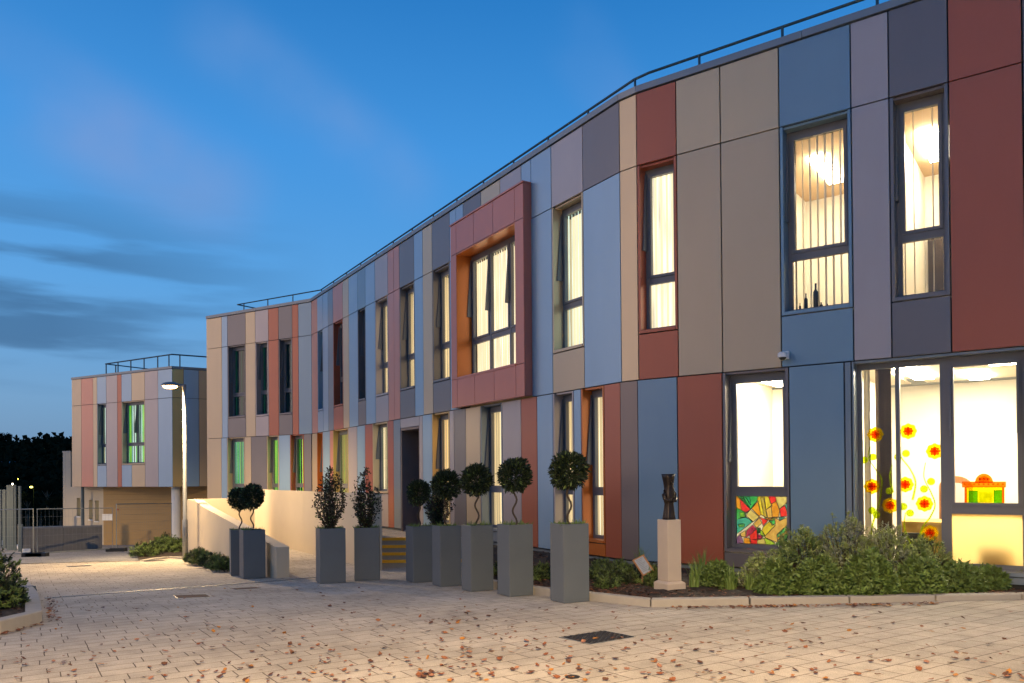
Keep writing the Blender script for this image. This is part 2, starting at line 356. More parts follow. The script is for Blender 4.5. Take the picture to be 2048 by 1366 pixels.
# ================================================================== MAIN BUILDING
ZB, ZJ, ZT, ZC = 1.45, 4.75, 5.86, 5.97        # band, upper joint, panel top, coping top (above camera)
ZG = -1.33                                     # bottom of the lowest panels
PL = [Vector((-11.23, 28.74)), Vector((-6.66, 26.02)), Vector((1.73, 12.21)), Vector((1.97, 11.96)), Vector((5.97, 9.02)), Vector((9.1, 6.73))]
SEG = []; acc = 0
for a, b in zip(PL, PL[1:]):
    d = (b-a); l = d.length; d = d/l; SEG.append((acc, acc+l, a, d, Vector((d.y, -d.x)))); acc += l
def seg_of(s):
    for q in SEG:
        if s <= q[1]+1e-6: return q
    return SEG[-1]
def LP(s, off, z, seg=None):
    q = seg or seg_of(s); p = q[2]+q[3]*(s-q[0])+q[4]*off
    return Vector((p.x, p.y, z+CZ))
def sF(px, z):
    best = None
    for q in SEG:
        lo, hi = q[0], q[1]
        f = lambda s: project(*(q[2]+q[3]*(s-q[0])), z)[0]-px
        if f(lo)*f(hi) <= 0 or abs(f(lo)) < .8 or abs(f(hi)) < .8:
            if abs(f(lo)) < .8: return lo
            if abs(f(hi)) < .8: return hi
            for _ in range(50):
                mm = (lo+hi)/2
                if f(lo)*f(mm) <= 0: hi = mm
                else: lo = mm
            return lo
    return acc
def lbox(mb, s0, s1, o0, o1, z0, z1, mat, sg=None):
    q = sg or seg_of((s0+s1)/2)
    mb.hexa([LP(s0, o0, z0, q), LP(s1, o0, z0, q), LP(s1, o1, z0, q), LP(s0, o1, z0, q), LP(s0, o0, z1, q), LP(s1, o0, z1, q), LP(s1, o1, z1, q), LP(s0, o1, z1, q)], mat)
broot = empty('school_building', (-2.5, 20, .1), 'long two storey curving building clad in cream, blue, grey and red panels with lit windows', 'building')
clad = MB(); back = MB(); G2 = .009
rnd = random.Random(3)
def panel(s0, s1, z0, z1, col):
    q = seg_of((s0+s1)/2)
    lbox(clad, s0+G2, s1-G2, -.045, 0+rnd.uniform(-.0015, .0015), z0+G2, z1-G2, 'panel_'+col, q)
def backing(s0, s1, z0, z1): lbox(back, s0, s1, -.29, -.052, z0, z1, 'seam')
A = [(413.9, 443.4, 'cream'), (443.4, 454.8, 'blue'), (454.8, 491, 'dark'), (491, 510.4, 'cream'), (510.4, 536.7, 'lilac'), (536.7, 556.7, 'red'), (556.7, 584.3, 'dark'), (584.3, 596.5, 'red'), (596.5, 622.8, 'steel'),
     (622.8, 634.6, 'pink'), (634.6, 645.8, 'blue'), (645.8, 655.9, 'blue'), (655.9, 666, 'slate'), (666, 685.5, 'pink'), (685.5, 697.3, 'cream'), (697.3, 714.9, 'blue'), (714.9, 730.7, 'steel'), (730.7, 749.9, 'blue'),
     (749.9, 775.6, 'lilac'), (775.6, 787.4, 'pink'), (787.4, 798.6, 'pink'), (798.6, 828.3, 'dark'), (828.3, 845.4, 'blue'), (845.4, 864.2, 'cream'), (864.2, 899.3, 'dark'), (899.3, 912.3, 'blue'), (912.3, 926.7, 'blue'),
     (926.7, 962.5, 'dark'), (962.5, 1000.6, 'cream'), (1000.6, 1043, 'lilac'), (1043, 1062.5, 'blue'), (1062.5, 1102.7, 'blue'), (1102.7, 1165.7, 'lilac'), (1165.7, 1239.2, 'dark'), (1239.2, 1273.5, 'cream'),
     (1273.5, 1352.7, 'red'), (1352.7, 1440.8, 'cream'), (1440.8, 1558.1, 'cream'), (1558.1, 1701.8, 'steel'), (1701.8, 1777.7, 'lilac'), (1777.7, 1896.5, 'dark'), (1896.5, 2044.6, 'red')]
for a, b, c in A: panel(sF(a, ZJ), sF(b, ZJ), ZJ, ZT, c); backing(sF(a, ZJ), sF(b, ZJ), ZJ-.02, ZT)
send = sF(2044.6, ZJ)
panel(send, send+1.0, ZJ, ZT, 'brown'); panel(send+1.0, acc, ZJ, ZT, 'cream'); backing(send, acc, ZJ, ZT)
panel(send, send+1.0, ZB, ZJ, 'brown'); panel(send+1.0, acc, ZB, ZJ, 'cream'); backing(send, acc, ZB, ZJ)
# windows: (x0, x1, jamb colour, interior, extra)
WINS = []
SILL_U = ZB+.70
B = [(413.9, 443.4, 'cream'), (443.4, 454.8, 'blue'), (454.8, 491, 'dark', 'dark'), (491, 510.4, 'cream'), (510.4, 536.7, 'lilac', 'dark'), (536.7, 556.7, 'red'), (556.7, 584.3, 'dark', 'dark'), (584.3, 596.5, 'red'), (596.5, 622.8, 'steel'),
     (622.8, 634.6, 'pink'), (634.6, 645.8, 'blue', 'dark'), (645.8, 655.9, 'blue'), (655.9, 666, 'slate'), (666, 685.5, 'red', 'reddark'), (685.5, 697.3, 'cream'), (697.3, 714.9, 'blue'), (714.9, 730.7, 'dark', 'off'), (730.7, 749.9, 'blue'),
     (749.9, 775.6, 'lilac', 'warm'), (775.6, 787.4, 'pink'), (787.4, 798.6, 'pink'), (798.6, 828.3, 'dark', 'warm'), (828.3, 845.4, 'blue'), (845.4, 864.2, 'cream'), (864.2, 899.3, 'dark', 'warm'), (899.3, 1062.5, 'red', 'bay'),
     (1062.5, 1102.7, 'blue'), (1102.7, 1165.7, 'tan', 'cool'), (1165.7, 1239.2, 'blue'), (1239.2, 1273.5, 'cream'), (1273.5, 1352.7, 'red', 'bright'), (1352.7, 1440.8, 'tan'), (1440.8, 1558.1, 'tan'),
     (1558.1, 1701.8, 'steel', 'room'), (1701.8, 1777.7, 'lilac'), (1777.7, 1896.5, 'dark', 'room2'), (1896.5, 2044.6, 'red')]
for e in B:
    s0, s1 = sF(e[0], ZJ), sF(e[1], ZJ)
    if len(e) == 3: panel(s0, s1, ZB, ZJ, e[2]); backing(s0, s1, ZB, ZJ)
    elif e[3] != 'bay':
        panel(s0, s1, ZB, SILL_U, e[2]); backing(s0, s1, ZB, SILL_U-.02); WINS.append((s0, s1, SILL_U, ZJ, e[2], e[3], 'upper'))
    else: BAY = (s0, s1)
C = [(413.9, 442.6, 'cream'), (442.6, 454, 'blue'), (454, 489.2, 'tan', 'teal'), (489.2, 501.9, 'cream'), (501.9, 533.1, 'dark'), (533.1, 557.5, 'cream', 'green'), (557.5, 580, 'blue'), (580, 607.4, 'red', 'deep'), (607.4, 622.8, 'dark'),
     (622.8, 633.8, 'cream'), (633.8, 645.4, 'orange', 'off'), (645.4, 659.7, 'blue'), (659.7, 665.6, 'pink'), (665.6, 696.4, 'gold', 'dim'), (696.4, 714, 'lilac'), (714, 729.8, 'blue'), (729.8, 744.7, 'red'), (744.7, 775.3, 'cream', 'stripe'),
     (775.3, 786.7, 'red'), (786.7, 800.6, 'slate'), (800.6, 838.4, 'dark', 'door'), (838.4, 845, 'lilac'), (845, 863.6, 'blue'), (863.6, 898.7, 'gold', 'amber'), (898.7, 907.6, 'lilac'), (907.6, 931.2, 'dark'), (931.2, 960.1, 'cream'),
     (960.1, 1004, 'slate', 'warm'), (1004, 1041.5, 'lilac'), (1041.5, 1073.6, 'red'), (1073.6, 1105.2, 'blue'), (1105.2, 1146.9, 'lilac', 'warm'), (1146.9, 1161.4, 'blue'), (1161.4, 1207.8, 'orange', 'bright'), (1207.8, 1240.3, 'red'),
     (1240.3, 1275, 'brown'), (1275, 1354, 'steel'), (1354, 1444, 'red'), (1444, 1577, 'dark', 'stained'), (1577, 1688, 'steel'), (1688, 1702, 'slate')]
for e in C:
    s0, s1 = sF(e[0], ZB), sF(e[1], ZB)
    if len(e) == 3: panel(s0, s1, ZG, ZB, e[2]); backing(s0, s1, ZG, ZB)
    elif e[3] == 'door': DOOR = (s0, s1)
    else:
        zs = -.45 if e[3] == 'stripe' else -1.12
        panel(s0, s1, ZG, zs, e[2] if e[3] != 'stripe' else 'lilac'); backing(s0, s1, ZG, zs-.02); WINS.append((s0, s1, zs, ZB, e[2], e[3], 'ground'))
sBig0 = sF(1702, ZB); sBig1 = sF(1888.5, ZB); sBig2 = send+.02
panel(sBig2+.02, acc, ZG, ZB, 'red'); backing(sBig2+.02, acc, ZG, ZB); panel(sBig0, sBig2+.02, ZG, -1.235, 'slate'); backing(sBig0, sBig2+.02, ZG-.1, -1.24)
# door recess
s0, s1 = DOOR
panel(s0, s1, ZB-.24, ZB, 'lilac'); backing(s0, s1, ZB-.24, ZB)
clad.build('cladding', broot, world=True)
back.build('wall', broot, world=True)
dr = MB(); q = seg_of(s0)
lbox(dr, s0, s0+.05, -1.3, -.01, -1.39, ZB-.24, 'door_dark', q); lbox(dr, s1-.05, s1, -1.3, -.01, -1.39, ZB-.24, 'door_dark', q)
lbox(dr, s0+.05, s1-.05, -1.3, -.01, ZB-.30, ZB-.24, 'door_dark', q)
dro = dr.build('doorway', broot, world=True)
dd = MB(); lbox(dd, s0+.05, s1-.05, -.95, -.90, -1.39, ZB-.30, 'door_dark', q); lbox(dd, s0+.16, s1-.16, -.899, -.893, -1.1, ZB-.5, 'iron', q); ddo = dd.build('door', broot, world=True)
hd = MB(); hd.tube([LP(s1-.14, -.86, -.5, q), LP(s1-.14, -.86, .1, q)], .015, 'steel_galv'); hd.build('handle', ddo)
# plinth under the panels
pb = MB()
for a, b, c in ((0, SEG[0][1], -.5), (SEG[0][1], SEG[1][1], 0), (SEG[1][1], SEG[2][1], 0), (SEG[2][1], SEG[4][1], 0)):
    lbox(pb, a, b, -.30, -.065, -2.3, ZG-.02, 'panel_slate')
pb.build('plinth', broot, world=True)
# coping, mitred round the bends
def mitre(off):
    r = []
    for i, p in enumerate(PL):
        if i == 0: r.append(p+SEG[0][4]*off)
        elif i == len(PL)-1: r.append(p+SEG[-1][4]*off)
        else:
            n1, n2 = SEG[i-1][4], SEG[i][4]; h = (n1+n2).normalized(); r.append(p+h*(off/h.dot(n1)))
    return r
def strip(mb, o0, o1, z0, z1, mat, close=None):
    a, b = mitre(o0), mitre(o1)
    for i in range(len(PL)-1):
        mb.hexa([W3(a[i].x, a[i].y, z0), W3(a[i+1].x, a[i+1].y, z0), W3(b[i+1].x, b[i+1].y, z0), W3(b[i].x, b[i].y, z0),
                 W3(a[i].x, a[i].y, z1), W3(a[i+1].x, a[i+1].y, z1), W3(b[i+1].x, b[i+1].y, z1), W3(b[i].x, b[i].y, z1)], mat)
cb = MB()
for q in SEG:                                   # lengths of capping with fine joints
    n = max(1, round((q[1]-q[0])/3.0)); L_ = (q[1]-q[0])/n
    for i in range(n): lbox(cb, q[0]+i*L_+(.004 if i else -.004), q[0]+(i+1)*L_-.004, -.30, .028, ZT+.012, ZC, 'coping', q)
e0 = LP(0, 0, 0); rdir = Vector((.5, .866))
for i in range(3):
    a = PL[0]+rdir*(i*3.3); b = PL[0]+rdir*(i*3.3+3.29); nn = Vector((.866, -.5))
    cb.hexa([W3(a.x-.01, a.y, ZT+.012), W3(b.x-.01, b.y, ZT+.012), W3(b.x+.3*nn.x, b.y+.3*nn.y, ZT+.012), W3(a.x+.3*nn.x, a.y+.3*nn.y, ZT+.012),
             W3(a.x-.01, a.y, ZC), W3(b.x-.01, b.y, ZC), W3(b.x+.3*nn.x, b.y+.3*nn.y, ZC), W3(a.x+.3*nn.x, a.y+.3*nn.y, ZC)], 'coping')
cb.build('coping', broot, world=True)
# roof slab, inner floor, end and rear walls
rb_ = MB()
inn = mitre(-.16); BK = [Vector((19, 17)), Vector((5.5, 37)), PL[0]+rdir*10]
poly = [(p.x, p.y) for p in inn]+[(p.x, p.y) for p in BK]
rb_.prism(poly, ZT-.35+CZ, ZT-.15+CZ, 'coping'); rb_.prism([(p.x, p.y) for p in mitre(-3.0)]+[(p.x, p.y) for p in BK], ZB+.02+CZ, ZB+.20+CZ, 'coping')
rb_.build('roof', broot, world=True)
wb = MB(); ring = [PL[-1]]+BK+[PL[0]]
for i, (a, b) in enumerate(zip(ring, ring[1:])):
    d = (b-a).normalized(); n = Vector((d.y, -d.x))*.08
    wb.hexa([W3(a.x, a.y, -2.3), W3(b.x, b.y, -2.3), W3(b.x-n.x, b.y-n.y, -2.3), W3(a.x-n.x, a.y-n.y, -2.3), W3(a.x, a.y, ZT), W3(b.x, b.y, ZT), W3(b.x-n.x, b.y-n.y, ZT), W3(a.x-n.x, a.y-n.y, ZT)], 'panel_cream')
wb.build('rear_wall', broot, world=True)
# roof guard rail
rl = MB(); ro = mitre(-.35); zr = ZC+.345
s_start = sF(459, 5.9)
top = []
p0 = LP(s_start, -.35, zr); top.append(p0)
for i in range(1, len(PL)): top.append(W3(ro[i].x, ro[i].y, zr))
rl.tube(top, .021, 'rail'); rl.tube([p0, p0+Vector((1.4, 1.9, 0)), p0+Vector((3.2, 5, 0))], .021, 'rail')
sx = s_start+.35
while sx < acc:
    q = seg_of(sx); rl.tube([LP(sx, -.35, ZC-.15, q), LP(sx, -.35, zr, q)], .02, 'rail', 6); sx += 1.24
rl.build('guard_rail', broot, world=True)

# ---- windows
def lquad(mb, s0, s1, o, z0, z1, mat, q): mb.face([LP(s0, o, z0, q), LP(s1, o, z0, q), LP(s1, o, z1, q), LP(s0, o, z1, q)], mat)
FO0, FO1 = -.26, -.20
def framebars(mb, s0, s1, z0, z1, trz, muls, q, w=.055, sash=True):
    lbox(mb, s0, s0+w, FO0, FO1, z0, z1, 'frame', q); lbox(mb, s1-w, s1, FO0, FO1, z0, z1, 'frame', q)
    lbox(mb, s0+w, s1-w, FO0, FO1, z0, z0+w, 'frame', q); lbox(mb, s0+w, s1-w, FO0, FO1, z1-w*1.5, z1, 'frame', q)
    ms = [s0]+muls+[s1]
    for m_ in muls: lbox(mb, m_-w/2, m_+w/2, FO0, FO1+.003, z0+w, z1-w*1.5, 'frame', q)
    for a, b in zip(ms, ms[1:]):
        if trz is not None:
            lbox(mb, a+w*(1 if a == s0 else .5), b-w*(1 if b == s1 else .5), FO0, FO1-.003, trz-.05, trz+.05, 'frame', q)
            if sash:       # opening sash in the upper light
                x0, x1 = a+w*(1 if a == s0 else .5), b-w*(1 if b == s1 else .5); c = .04; a0, a1 = trz+.05, z1-w*1.5
                for bx in ((x0, x0+c, a0, a1), (x1-c, x1, a0, a1), (x0+c, x1-c, a0, a0+c), (x0+c, x1-c, a1-c, a1)): lbox(mb, bx[0], bx[1], FO0+.01, FO1+.016, bx[2], bx[3], 'frame', q)
def stay(mb, s, z0, z1, q, out=.13):      # triangular side flap of the tilted vent
    zt, zb_ = z1-.10, z1-.10-(z1-z0)*.46
    w = .012
    a = [LP(s-w, FO1+.018, zt, q), LP(s+w, FO1+.018, zt, q), LP(s+w, FO1+.03, zt, q), LP(s-w, FO1+.03, zt, q)]
    b = [LP(s-w, FO1+.018, zb_, q), LP(s+w, FO1+.018, zb_, q), LP(s+w, FO1+out, zb_, q), LP(s-w, FO1+out, zb_, q)]
    mb.hexa(b+a, 'frame')
def slats(mb, s0, s1, z0, z1, off, mats, q, pitch=.095, ang=.5, wd=.089):
    n = int((s1-s0)/pitch); r = random.Random(int(s0*100))
    for i in range(n+1):
        c = s0+.03+i*pitch; mt = mats[(i*(3 if len(mats) % 3 else 5)+int(s0*10)) % len(mats)] if len(mats) > 1 else mats[0]
        a_ = ang+r.uniform(-.1, .1); hx, hy = wd/2*math.cos(a_), wd/2*math.sin(a_)
        if c+hx > s1: break
        mb.face([LP(c-hx, off-hy, z0, q), LP(c+hx, off+hy, z0, q), LP(c+hx, off+hy, z1, q), LP(c-hx, off-hy, z1, q)], mt)
def reveal(parent, s0, s1, z0, z1, col, q, depth=.27, fl=.045, outw=0.):
    w = MB(); m_ = 'panel_'+col
    lbox(w, s0+G2, s0+fl, -depth, outw, z0+G2, z1-G2, m_, q); lbox(w, s1-fl, s1-G2, -depth, outw, z0+G2, z1-G2, m_, q)
    lbox(w, s0+fl, s1-fl, -depth, outw+.012, z0+G2, z0+.055, m_, q); lbox(w, s0+fl, s1-fl, -depth, -.05, z1-.03, z1, m_, q)
    return w
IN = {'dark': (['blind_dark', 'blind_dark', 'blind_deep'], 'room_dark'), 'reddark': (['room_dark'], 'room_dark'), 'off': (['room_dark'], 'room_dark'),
      'warm': (['blind_warm'], 'room_glow'), 'cool': (['blind_cool'], 'room_glow'), 'bright': (['blind_bright'], 'room_glow'), 'amber': (['blind_amber', 'blind_amber', 'blind_warm'], 'room_glow'),
      'teal': (['blind_pale', 'blind_green', 'blind_lime', 'blind_green', 'blind_teal', 'blind_deep', 'blind_teal'], 'room_green'), 'green': (['blind_teal', 'blind_green', 'blind_lime', 'blind_lime'], 'room_green'),
      'deep': (['blind_deep', 'blind_green', 'blind_deep', 'blind_lime'], 'room_dark'), 'dim': (['blind_dim', 'blind_dim', 'blind_lime', 'blind_dim'], 'room_glow_dim'), 'stripe': (['blind_bright', 'blind_deep', 'blind_bright'], 'room_glow')}
def room(parent, s0, s1, z0, z1, depth, q, lamps, ceil='room_wall', lm='ceiling_lamp'):
    r = MB(); o1 = -.28; o0 = -depth
    lquad(r, s0, s1, o0, z0, z1, 'room_wall', q)
    for s in (s0, s1): r.face([LP(s, o0, z0, q), LP(s, o1, z0, q), LP(s, o1, z1, q), LP(s, o0, z1, q)], 'room_wall')
    r.face([LP(s0, o0, z0, q), LP(s1, o0, z0, q), LP(s1, o1, z0, q), LP(s0, o1, z0, q)], 'room_wall')
    r.face([LP(s0, o0, z1, q), LP(s1, o0, z1, q), LP(s1, o1, z1, q), LP(s0, o1, z1, q)], ceil)
    ro_ = r.build('interior_room', parent, world=True)
    for (a, b, c, d) in lamps:
        l = MB(); lbox(l, a, b, c, d, z1-.07, z1-.02, lm, q); l.build('ceiling_light', ro_)
for (s0, s1, z0, z1, col, kind, lvl) in WINS:
    q = seg_of((s0+s1)/2)
    w = reveal(broot, s0, s1, z0, z1, col, q).build('window', broot, world=True)
    a, b, c, d = s0+.045, s1-.045, z0+.055, z1-.03
    fr = MB(); trz = c+(d-c)*(.31 if kind != 'stained' else .318)
    if kind == 'stripe': trz = None
    framebars(fr, a, b, c, d, trz, [], q, sash=trz is not None); fr.build('frame', w)
    gl = MB(); lquad(gl, a+.05, b-.05, -.235, c+.05, d-.07, 'glass', q); gl.build('pane', w)
    if b-a > .32 or kind in ('off', 'reddark', 'dark'):
        st = MB(); stay(st, a+.015, z0, z1, q); st.build('vent_flap', w)
    if kind in IN:
        mats, backm = IN[kind]
        bl = MB(); slats(bl, a-.14, b-.02, c+.03, d-.02, -.29, mats, q, ang=.5 if kind != 'dark' else .15, pitch=.06 if kind in ('teal', 'green', 'deep') else .095, wd=.062 if kind in ('teal', 'green', 'deep') else .089); bl.build('blind', w)
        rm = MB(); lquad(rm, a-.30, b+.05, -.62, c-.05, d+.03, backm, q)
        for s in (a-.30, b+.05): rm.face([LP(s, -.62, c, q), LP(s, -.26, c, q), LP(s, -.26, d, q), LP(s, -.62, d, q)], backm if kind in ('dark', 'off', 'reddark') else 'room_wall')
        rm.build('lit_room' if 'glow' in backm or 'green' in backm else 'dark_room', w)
    elif kind == 'room':
        bl = MB(); slats(bl, a+.03, a+(b-a)*1.0, c+.03, d-.02, -.36, ['blind_fabric'], q, pitch=.10, ang=1.05); bl.build('blind', w)
        room(broot, s0-.6, s1+.12, z0-.70, z1+.05, 3.4, q, [(s0+.0, s0+.22, -2.6, -1.4), (s1-.35, s1-.1, -2.6, -1.4)], 'ceiling_tan')
        for (t0, ww, hh) in ((.12, .03, .16), (.2, .05, .28), (.33, .07, .40), (.40, .05, .13), (.48, .04, .1), (.55, .05, .07)):
            bt = MB(); bx = a+(b-a)*t0*1.2; bt.tube([LP(bx, -.31, c-.0, q), LP(bx, -.31, c+hh*.7, q), LP(bx, -.31, c+hh*.8, q), LP(bx, -.31, c+hh, q)], [ww/2, ww/2, ww/5, ww/5], 'bronze', 8)
            tag(bt.build('ornament', smooth=True), {.12: 'small dark ornament at the left end of the wide upstairs window sill', .2: 'dark figurine with a thin neck on the wide upstairs sill, second from its left end', .33: 'tallest dark ornament on the sill of the wide upstairs window', .40: 'short dark ornament right of the tallest one on the wide upstairs sill', .48: 'low dark ornament near the middle of the wide upstairs sill', .55: 'lowest and rightmost dark ornament on the wide upstairs sill'}[t0], 'ornament', 'ornaments on the upstairs sill')
    elif kind == 'room2':
        bl = MB(); slats(bl, a+.03, b-.02, c+.03, d-.02, -.36, ['blind_fabric'], q, pitch=.11, ang=1.35); bl.build('blind', w)
        room(broot, s0-.10, s1+.7, z0-.70, z1+.05, 3.4, q, [(s0+.1, s0+.35, -2.6, -1.4), (s1-.1, s1+.15, -2.6, -1.4)], 'ceiling_tan')
        pp = MB(); lbox(pp, s0-.05, s0+.42, -3.36, -3.3, z0+.75, z0+1.65, 'bronze', q); pp.build('notice_board', broot, world=True)
    elif kind == 'stained':
        room(broot, s0-.25, s1+.25, z0-.2, z1+.05, 3.0, q, [(s0+.1, s0+.4, -2.2, -.9), (s1-.3, s1, -1.9, -.6)], lm='ceiling_lamp_bright')
        # back-lit coloured glass in the lower light: irregular leaded shapes
        x0, x1, y0, y1 = a+.055, b-.055, c+.055, trz-.05
        U = lambda u, v, o: LP(x0+(x1-x0)*u, o, y1-(y1-y0)*v, q)
        SG = [('sg_orange', [(0, 0), (.07, .05), (.10, .30), (0, .25)]), ('sg_red', [(.07, .05), (.28, .28), (.18, .34), (.10, .30)]), ('sg_dgreen', [(0, 0), (.13, 0), (.28, .28), (.07, .05)]), ('sg_green', [(.13, 0), (.43, 0), (.42, .08), (.28, .28)]),
              ('sg_teal', [(.18, .02), (.27, .02), (.29, .2)]), ('sg_orange', [(.43, .1), (.30, .26), (.45, .42), (.48, .38)]), ('sg_yellow', [(.43, 0), (.55, 0), (.60, .45), (.48, .38), (.42, .08)]), ('sg_pale', [(.48, .03), (.54, .03), (.60, .44), (.55, .44)]),
              ('sg_yellow', [(.55, 0), (.63, 0), (.70, .20), (.58, .28)]), ('sg_red', [(.63, 0), (.76, 0), (.78, .1), (.68, .16)]), ('sg_orange', [(.68, .16), (.78, .1), (.84, .30), (.82, .42), (.70, .45)]), ('sg_peach', [(.58, .28), (.68, .2), (.70, .45), (.62, .46)]),
              ('sg_pale', [(.76, 0), (1, 0), (1, .1), (.84, .26), (.78, .1)]), ('sg_teal', [(1, .1), (1, .32), (.94, .2)]), ('sg_red', [(.84, .26), (.94, .18), (1, .40), (.86, .42)]), ('sg_plum', [(.18, .34), (.28, .28), (.22, .36)]),
              ('sg_green', [(0, .25), (.10, .30), (.18, .34), (.19, .44), (0, .50)]), ('sg_lime', [(.06, .34), (.16, .34), (.18, .44), (.08, .45)]), ('sg_pale', [(.28, .28), (.45, .43), (.33, .54), (.20, .42), (.21, .36)]), ('sg_teal', [(0, .50), (.19, .44), (.32, .54), (.08, .74), (0, .8)]),
              ('sg_lime', [(.03, .60), (.16, .58), (.15, .64), (.06, .66)]), ('sg_peach', [(.45, .45), (.50, .56), (.40, .66), (.33, .58)]), ('sg_red', [(.45, .43), (.62, .50), (.52, .62), (.50, .50)]), ('sg_plum', [(.20, .72), (.32, .60), (.39, .68), (.28, .80), (.18, .88)]),
              ('sg_orange', [(.60, .45), (.82, .42), (.70, .50), (.64, .50), (.55, .46)]), ('sg_green', [(.64, .50), (.74, .42), (.76, .56), (.70, .60)]), ('sg_yellow', [(.52, .64), (.64, .52), (.75, .60), (.56, .82), (.50, .72)]), ('sg_peach', [(.74, .42), (.84, .50), (1, .42), (1, .56), (.78, .80), (.80, .95), (.56, .86), (.56, .82), (.76, .60)]),
              ('sg_teal', [(.82, .42), (.94, .43), (.84, .50)]), ('sg_green', [(1, .57), (1, .66), (.80, .84), (.78, .78)]), ('sg_orange', [(1, .66), (1, .71), (.80, .90), (.80, .85)]), ('sg_green', [(1, .71), (1, .80), (.85, 1), (.74, 1), (.80, .92)]), ('sg_dgreen', [(1, .80), (1, 1), (.85, 1)]),
              ('sg_red', [(.26, .82), (.40, .68), (.41, .9), (.27, .92)]), ('sg_lime', [(.44, .68), (.50, .72), (.56, .84), (.47, .80)]), ('sg_dgreen', [(.40, .66), (.47, .66), (.47, .76), (.41, .78)]), ('sg_plum', [(.41, .78), (.52, .84), (.46, .9), (.41, .88)]), ('sg_violet', [(0, .88), (.08, .80), (.14, 1), (0, 1)]),
              ('sg_orange', [(.14, .88), (.25, .88), (.28, 1), (.15, 1)]), ('sg_peach', [(.06, .80), (.18, .72), (.18, .86), (.09, .86)]), ('sg_red', [(.27, .92), (.41, .9), (.40, 1), (.28, 1)]), ('sg_pale', [(.41, .9), (.54, .88), (.58, 1), (.40, 1)]), ('sg_lime', [(.54, .88), (.56, .86), (.74, .95), (.74, 1), (.58, 1)])]
        sgm = MB(); lead = MB()
        for mt_, pl in SG:
            sgm.face([U(u, v, -.243) for u, v in pl], mt_)
            for (u0, v0), (u1, v1) in zip(pl, pl[1:]+pl[:1]): lead.tube([U(u0, v0, -.243), U(u1, v1, -.243)], .0045, 'black', 4, False)
        g = sgm.build('stained_glass', w); lead.build('lead_lines', w)
        fb = MB(); lquad(fb, x0-.01, x1+.01, -.262, y0-.01, y1+.01, 'diffuser', q); fb.build('frosted_pane', w)  # unseen sheet added to even out and dim the room light behind

# ---- projecting box window
s0, s1 = BAY; q = seg_of((s0+s1)/2); OUT = .17
def sO(px, z, off):            # position along the facade of a point standing proud of it
    lo, hi = q[0], q[1]
    for _ in range(50):
        mm = (lo+hi)/2; p = q[2]+q[3]*mm-q[3]*q[0]+q[4]*off
        if project(p.x, p.y, z)[0] < px: lo = mm
        else: hi = mm
    return lo
sL = sO(901, ZJ, OUT); panel_gap = (s0, sL); s0 = sL; s1 = sO(1046.5, ZJ, OUT)
zt, zb = 5.43, ZB+.01; OP0, OP1 = sO(912.3, ZJ, OUT), sO(1029, ZJ, OUT)
SB = ZB+.62
bay = MB()
def bpan(a, b, z0, z1): lbox(bay, a+.006, b-.006, .02, OUT, z0+.006, z1-.006, 'panel_salmon', q)
xs_top = [s0, OP0, sO(947, ZJ, OUT), sO(985.7, ZJ, OUT), OP1, s1]
fill = MB(); lbox(fill, panel_gap[0]+G2, panel_gap[1]-.005, -.045, 0, ZB+G2, ZJ-G2, 'panel_blue', q); lbox(fill, panel_gap[0], panel_gap[1], -.29, -.052, ZB, ZJ, 'seam', q); lbox(fill, s1+.005, BAY[1]-G2, -.29, 0, ZB+G2, ZJ-G2, 'panel_blue', q); fill.build('cladding', broot, world=True)
for a, b in zip(xs_top, xs_top[1:]): bpan(a, b, ZJ, zt-.03); bpan(a, b, zb, SB)
bpan(s0, OP0, SB, ZJ); bpan(OP1, s1, SB, ZJ)
lbox(bay, s0-.01, s1+.01, .0, OUT+.02, zt-.03, zt, 'panel_salmon', q)
for (a, b) in ((s0, s0+.012), (s1-.012, s1)): lbox(bay, a, b, -.04, OUT-.012, zb+.02, zt-.03, 'panel_salmon', q)
lbox(bay, s0+.012, s1-.012, -.04, .02, ZJ+.03, zt-.035, 'panel_salmon', q); lbox(bay, s0+.012, s1-.012, -.04, .02, zb+.02, SB-.02, 'panel_salmon', q)
by = bay.build('bay_window', broot, world=True)
rv = MB(); D_ = -.27
lbox(rv, OP0-.02, OP0, D_, OUT-.004, SB, ZJ, 'panel_orange', q); lbox(rv, OP1, OP1+.02, D_, OUT-.004, SB, ZJ, 'panel_orange', q)
lbox(rv, OP0, OP1, D_, OUT-.004, ZJ-.03, ZJ-.005, 'panel_orange', q); lbox(rv, OP0, OP1, D_, OUT+.015, SB-.012, SB+.03, 'panel_salmon', q)
rv.build('reveal', by)
fr = MB(); trz = SB+(ZJ-SB)*.30
mu = [OP0+(OP1-OP0)*.335, OP0+(OP1-OP0)*.67]
framebars(fr, OP0, OP1, SB+.03, ZJ-.03, trz, mu, q, w=.06); fr.build('frame', by)
g = MB(); lquad(g, OP0+.05, OP1-.05, -.235, SB+.08, ZJ-.1, 'glass', q); g.build('pane', by)
for x in [OP0+.015]+mu:
    st = MB(); stay(st, x, SB, ZJ, q, .12); st.build('vent_flap', by)
bl = MB(); slats(bl, OP0-.15, OP1-.02, SB+.05, ZJ-.05, -.30, ['blind_bright', 'blind_bright', 'blind_warm'], q, ang=.35); bl.build('blind', by)
rm = MB(); lquad(rm, OP0-.5, OP1+.05, -.62, SB, ZJ, 'room_glow', q); rm.build('lit_room', by)

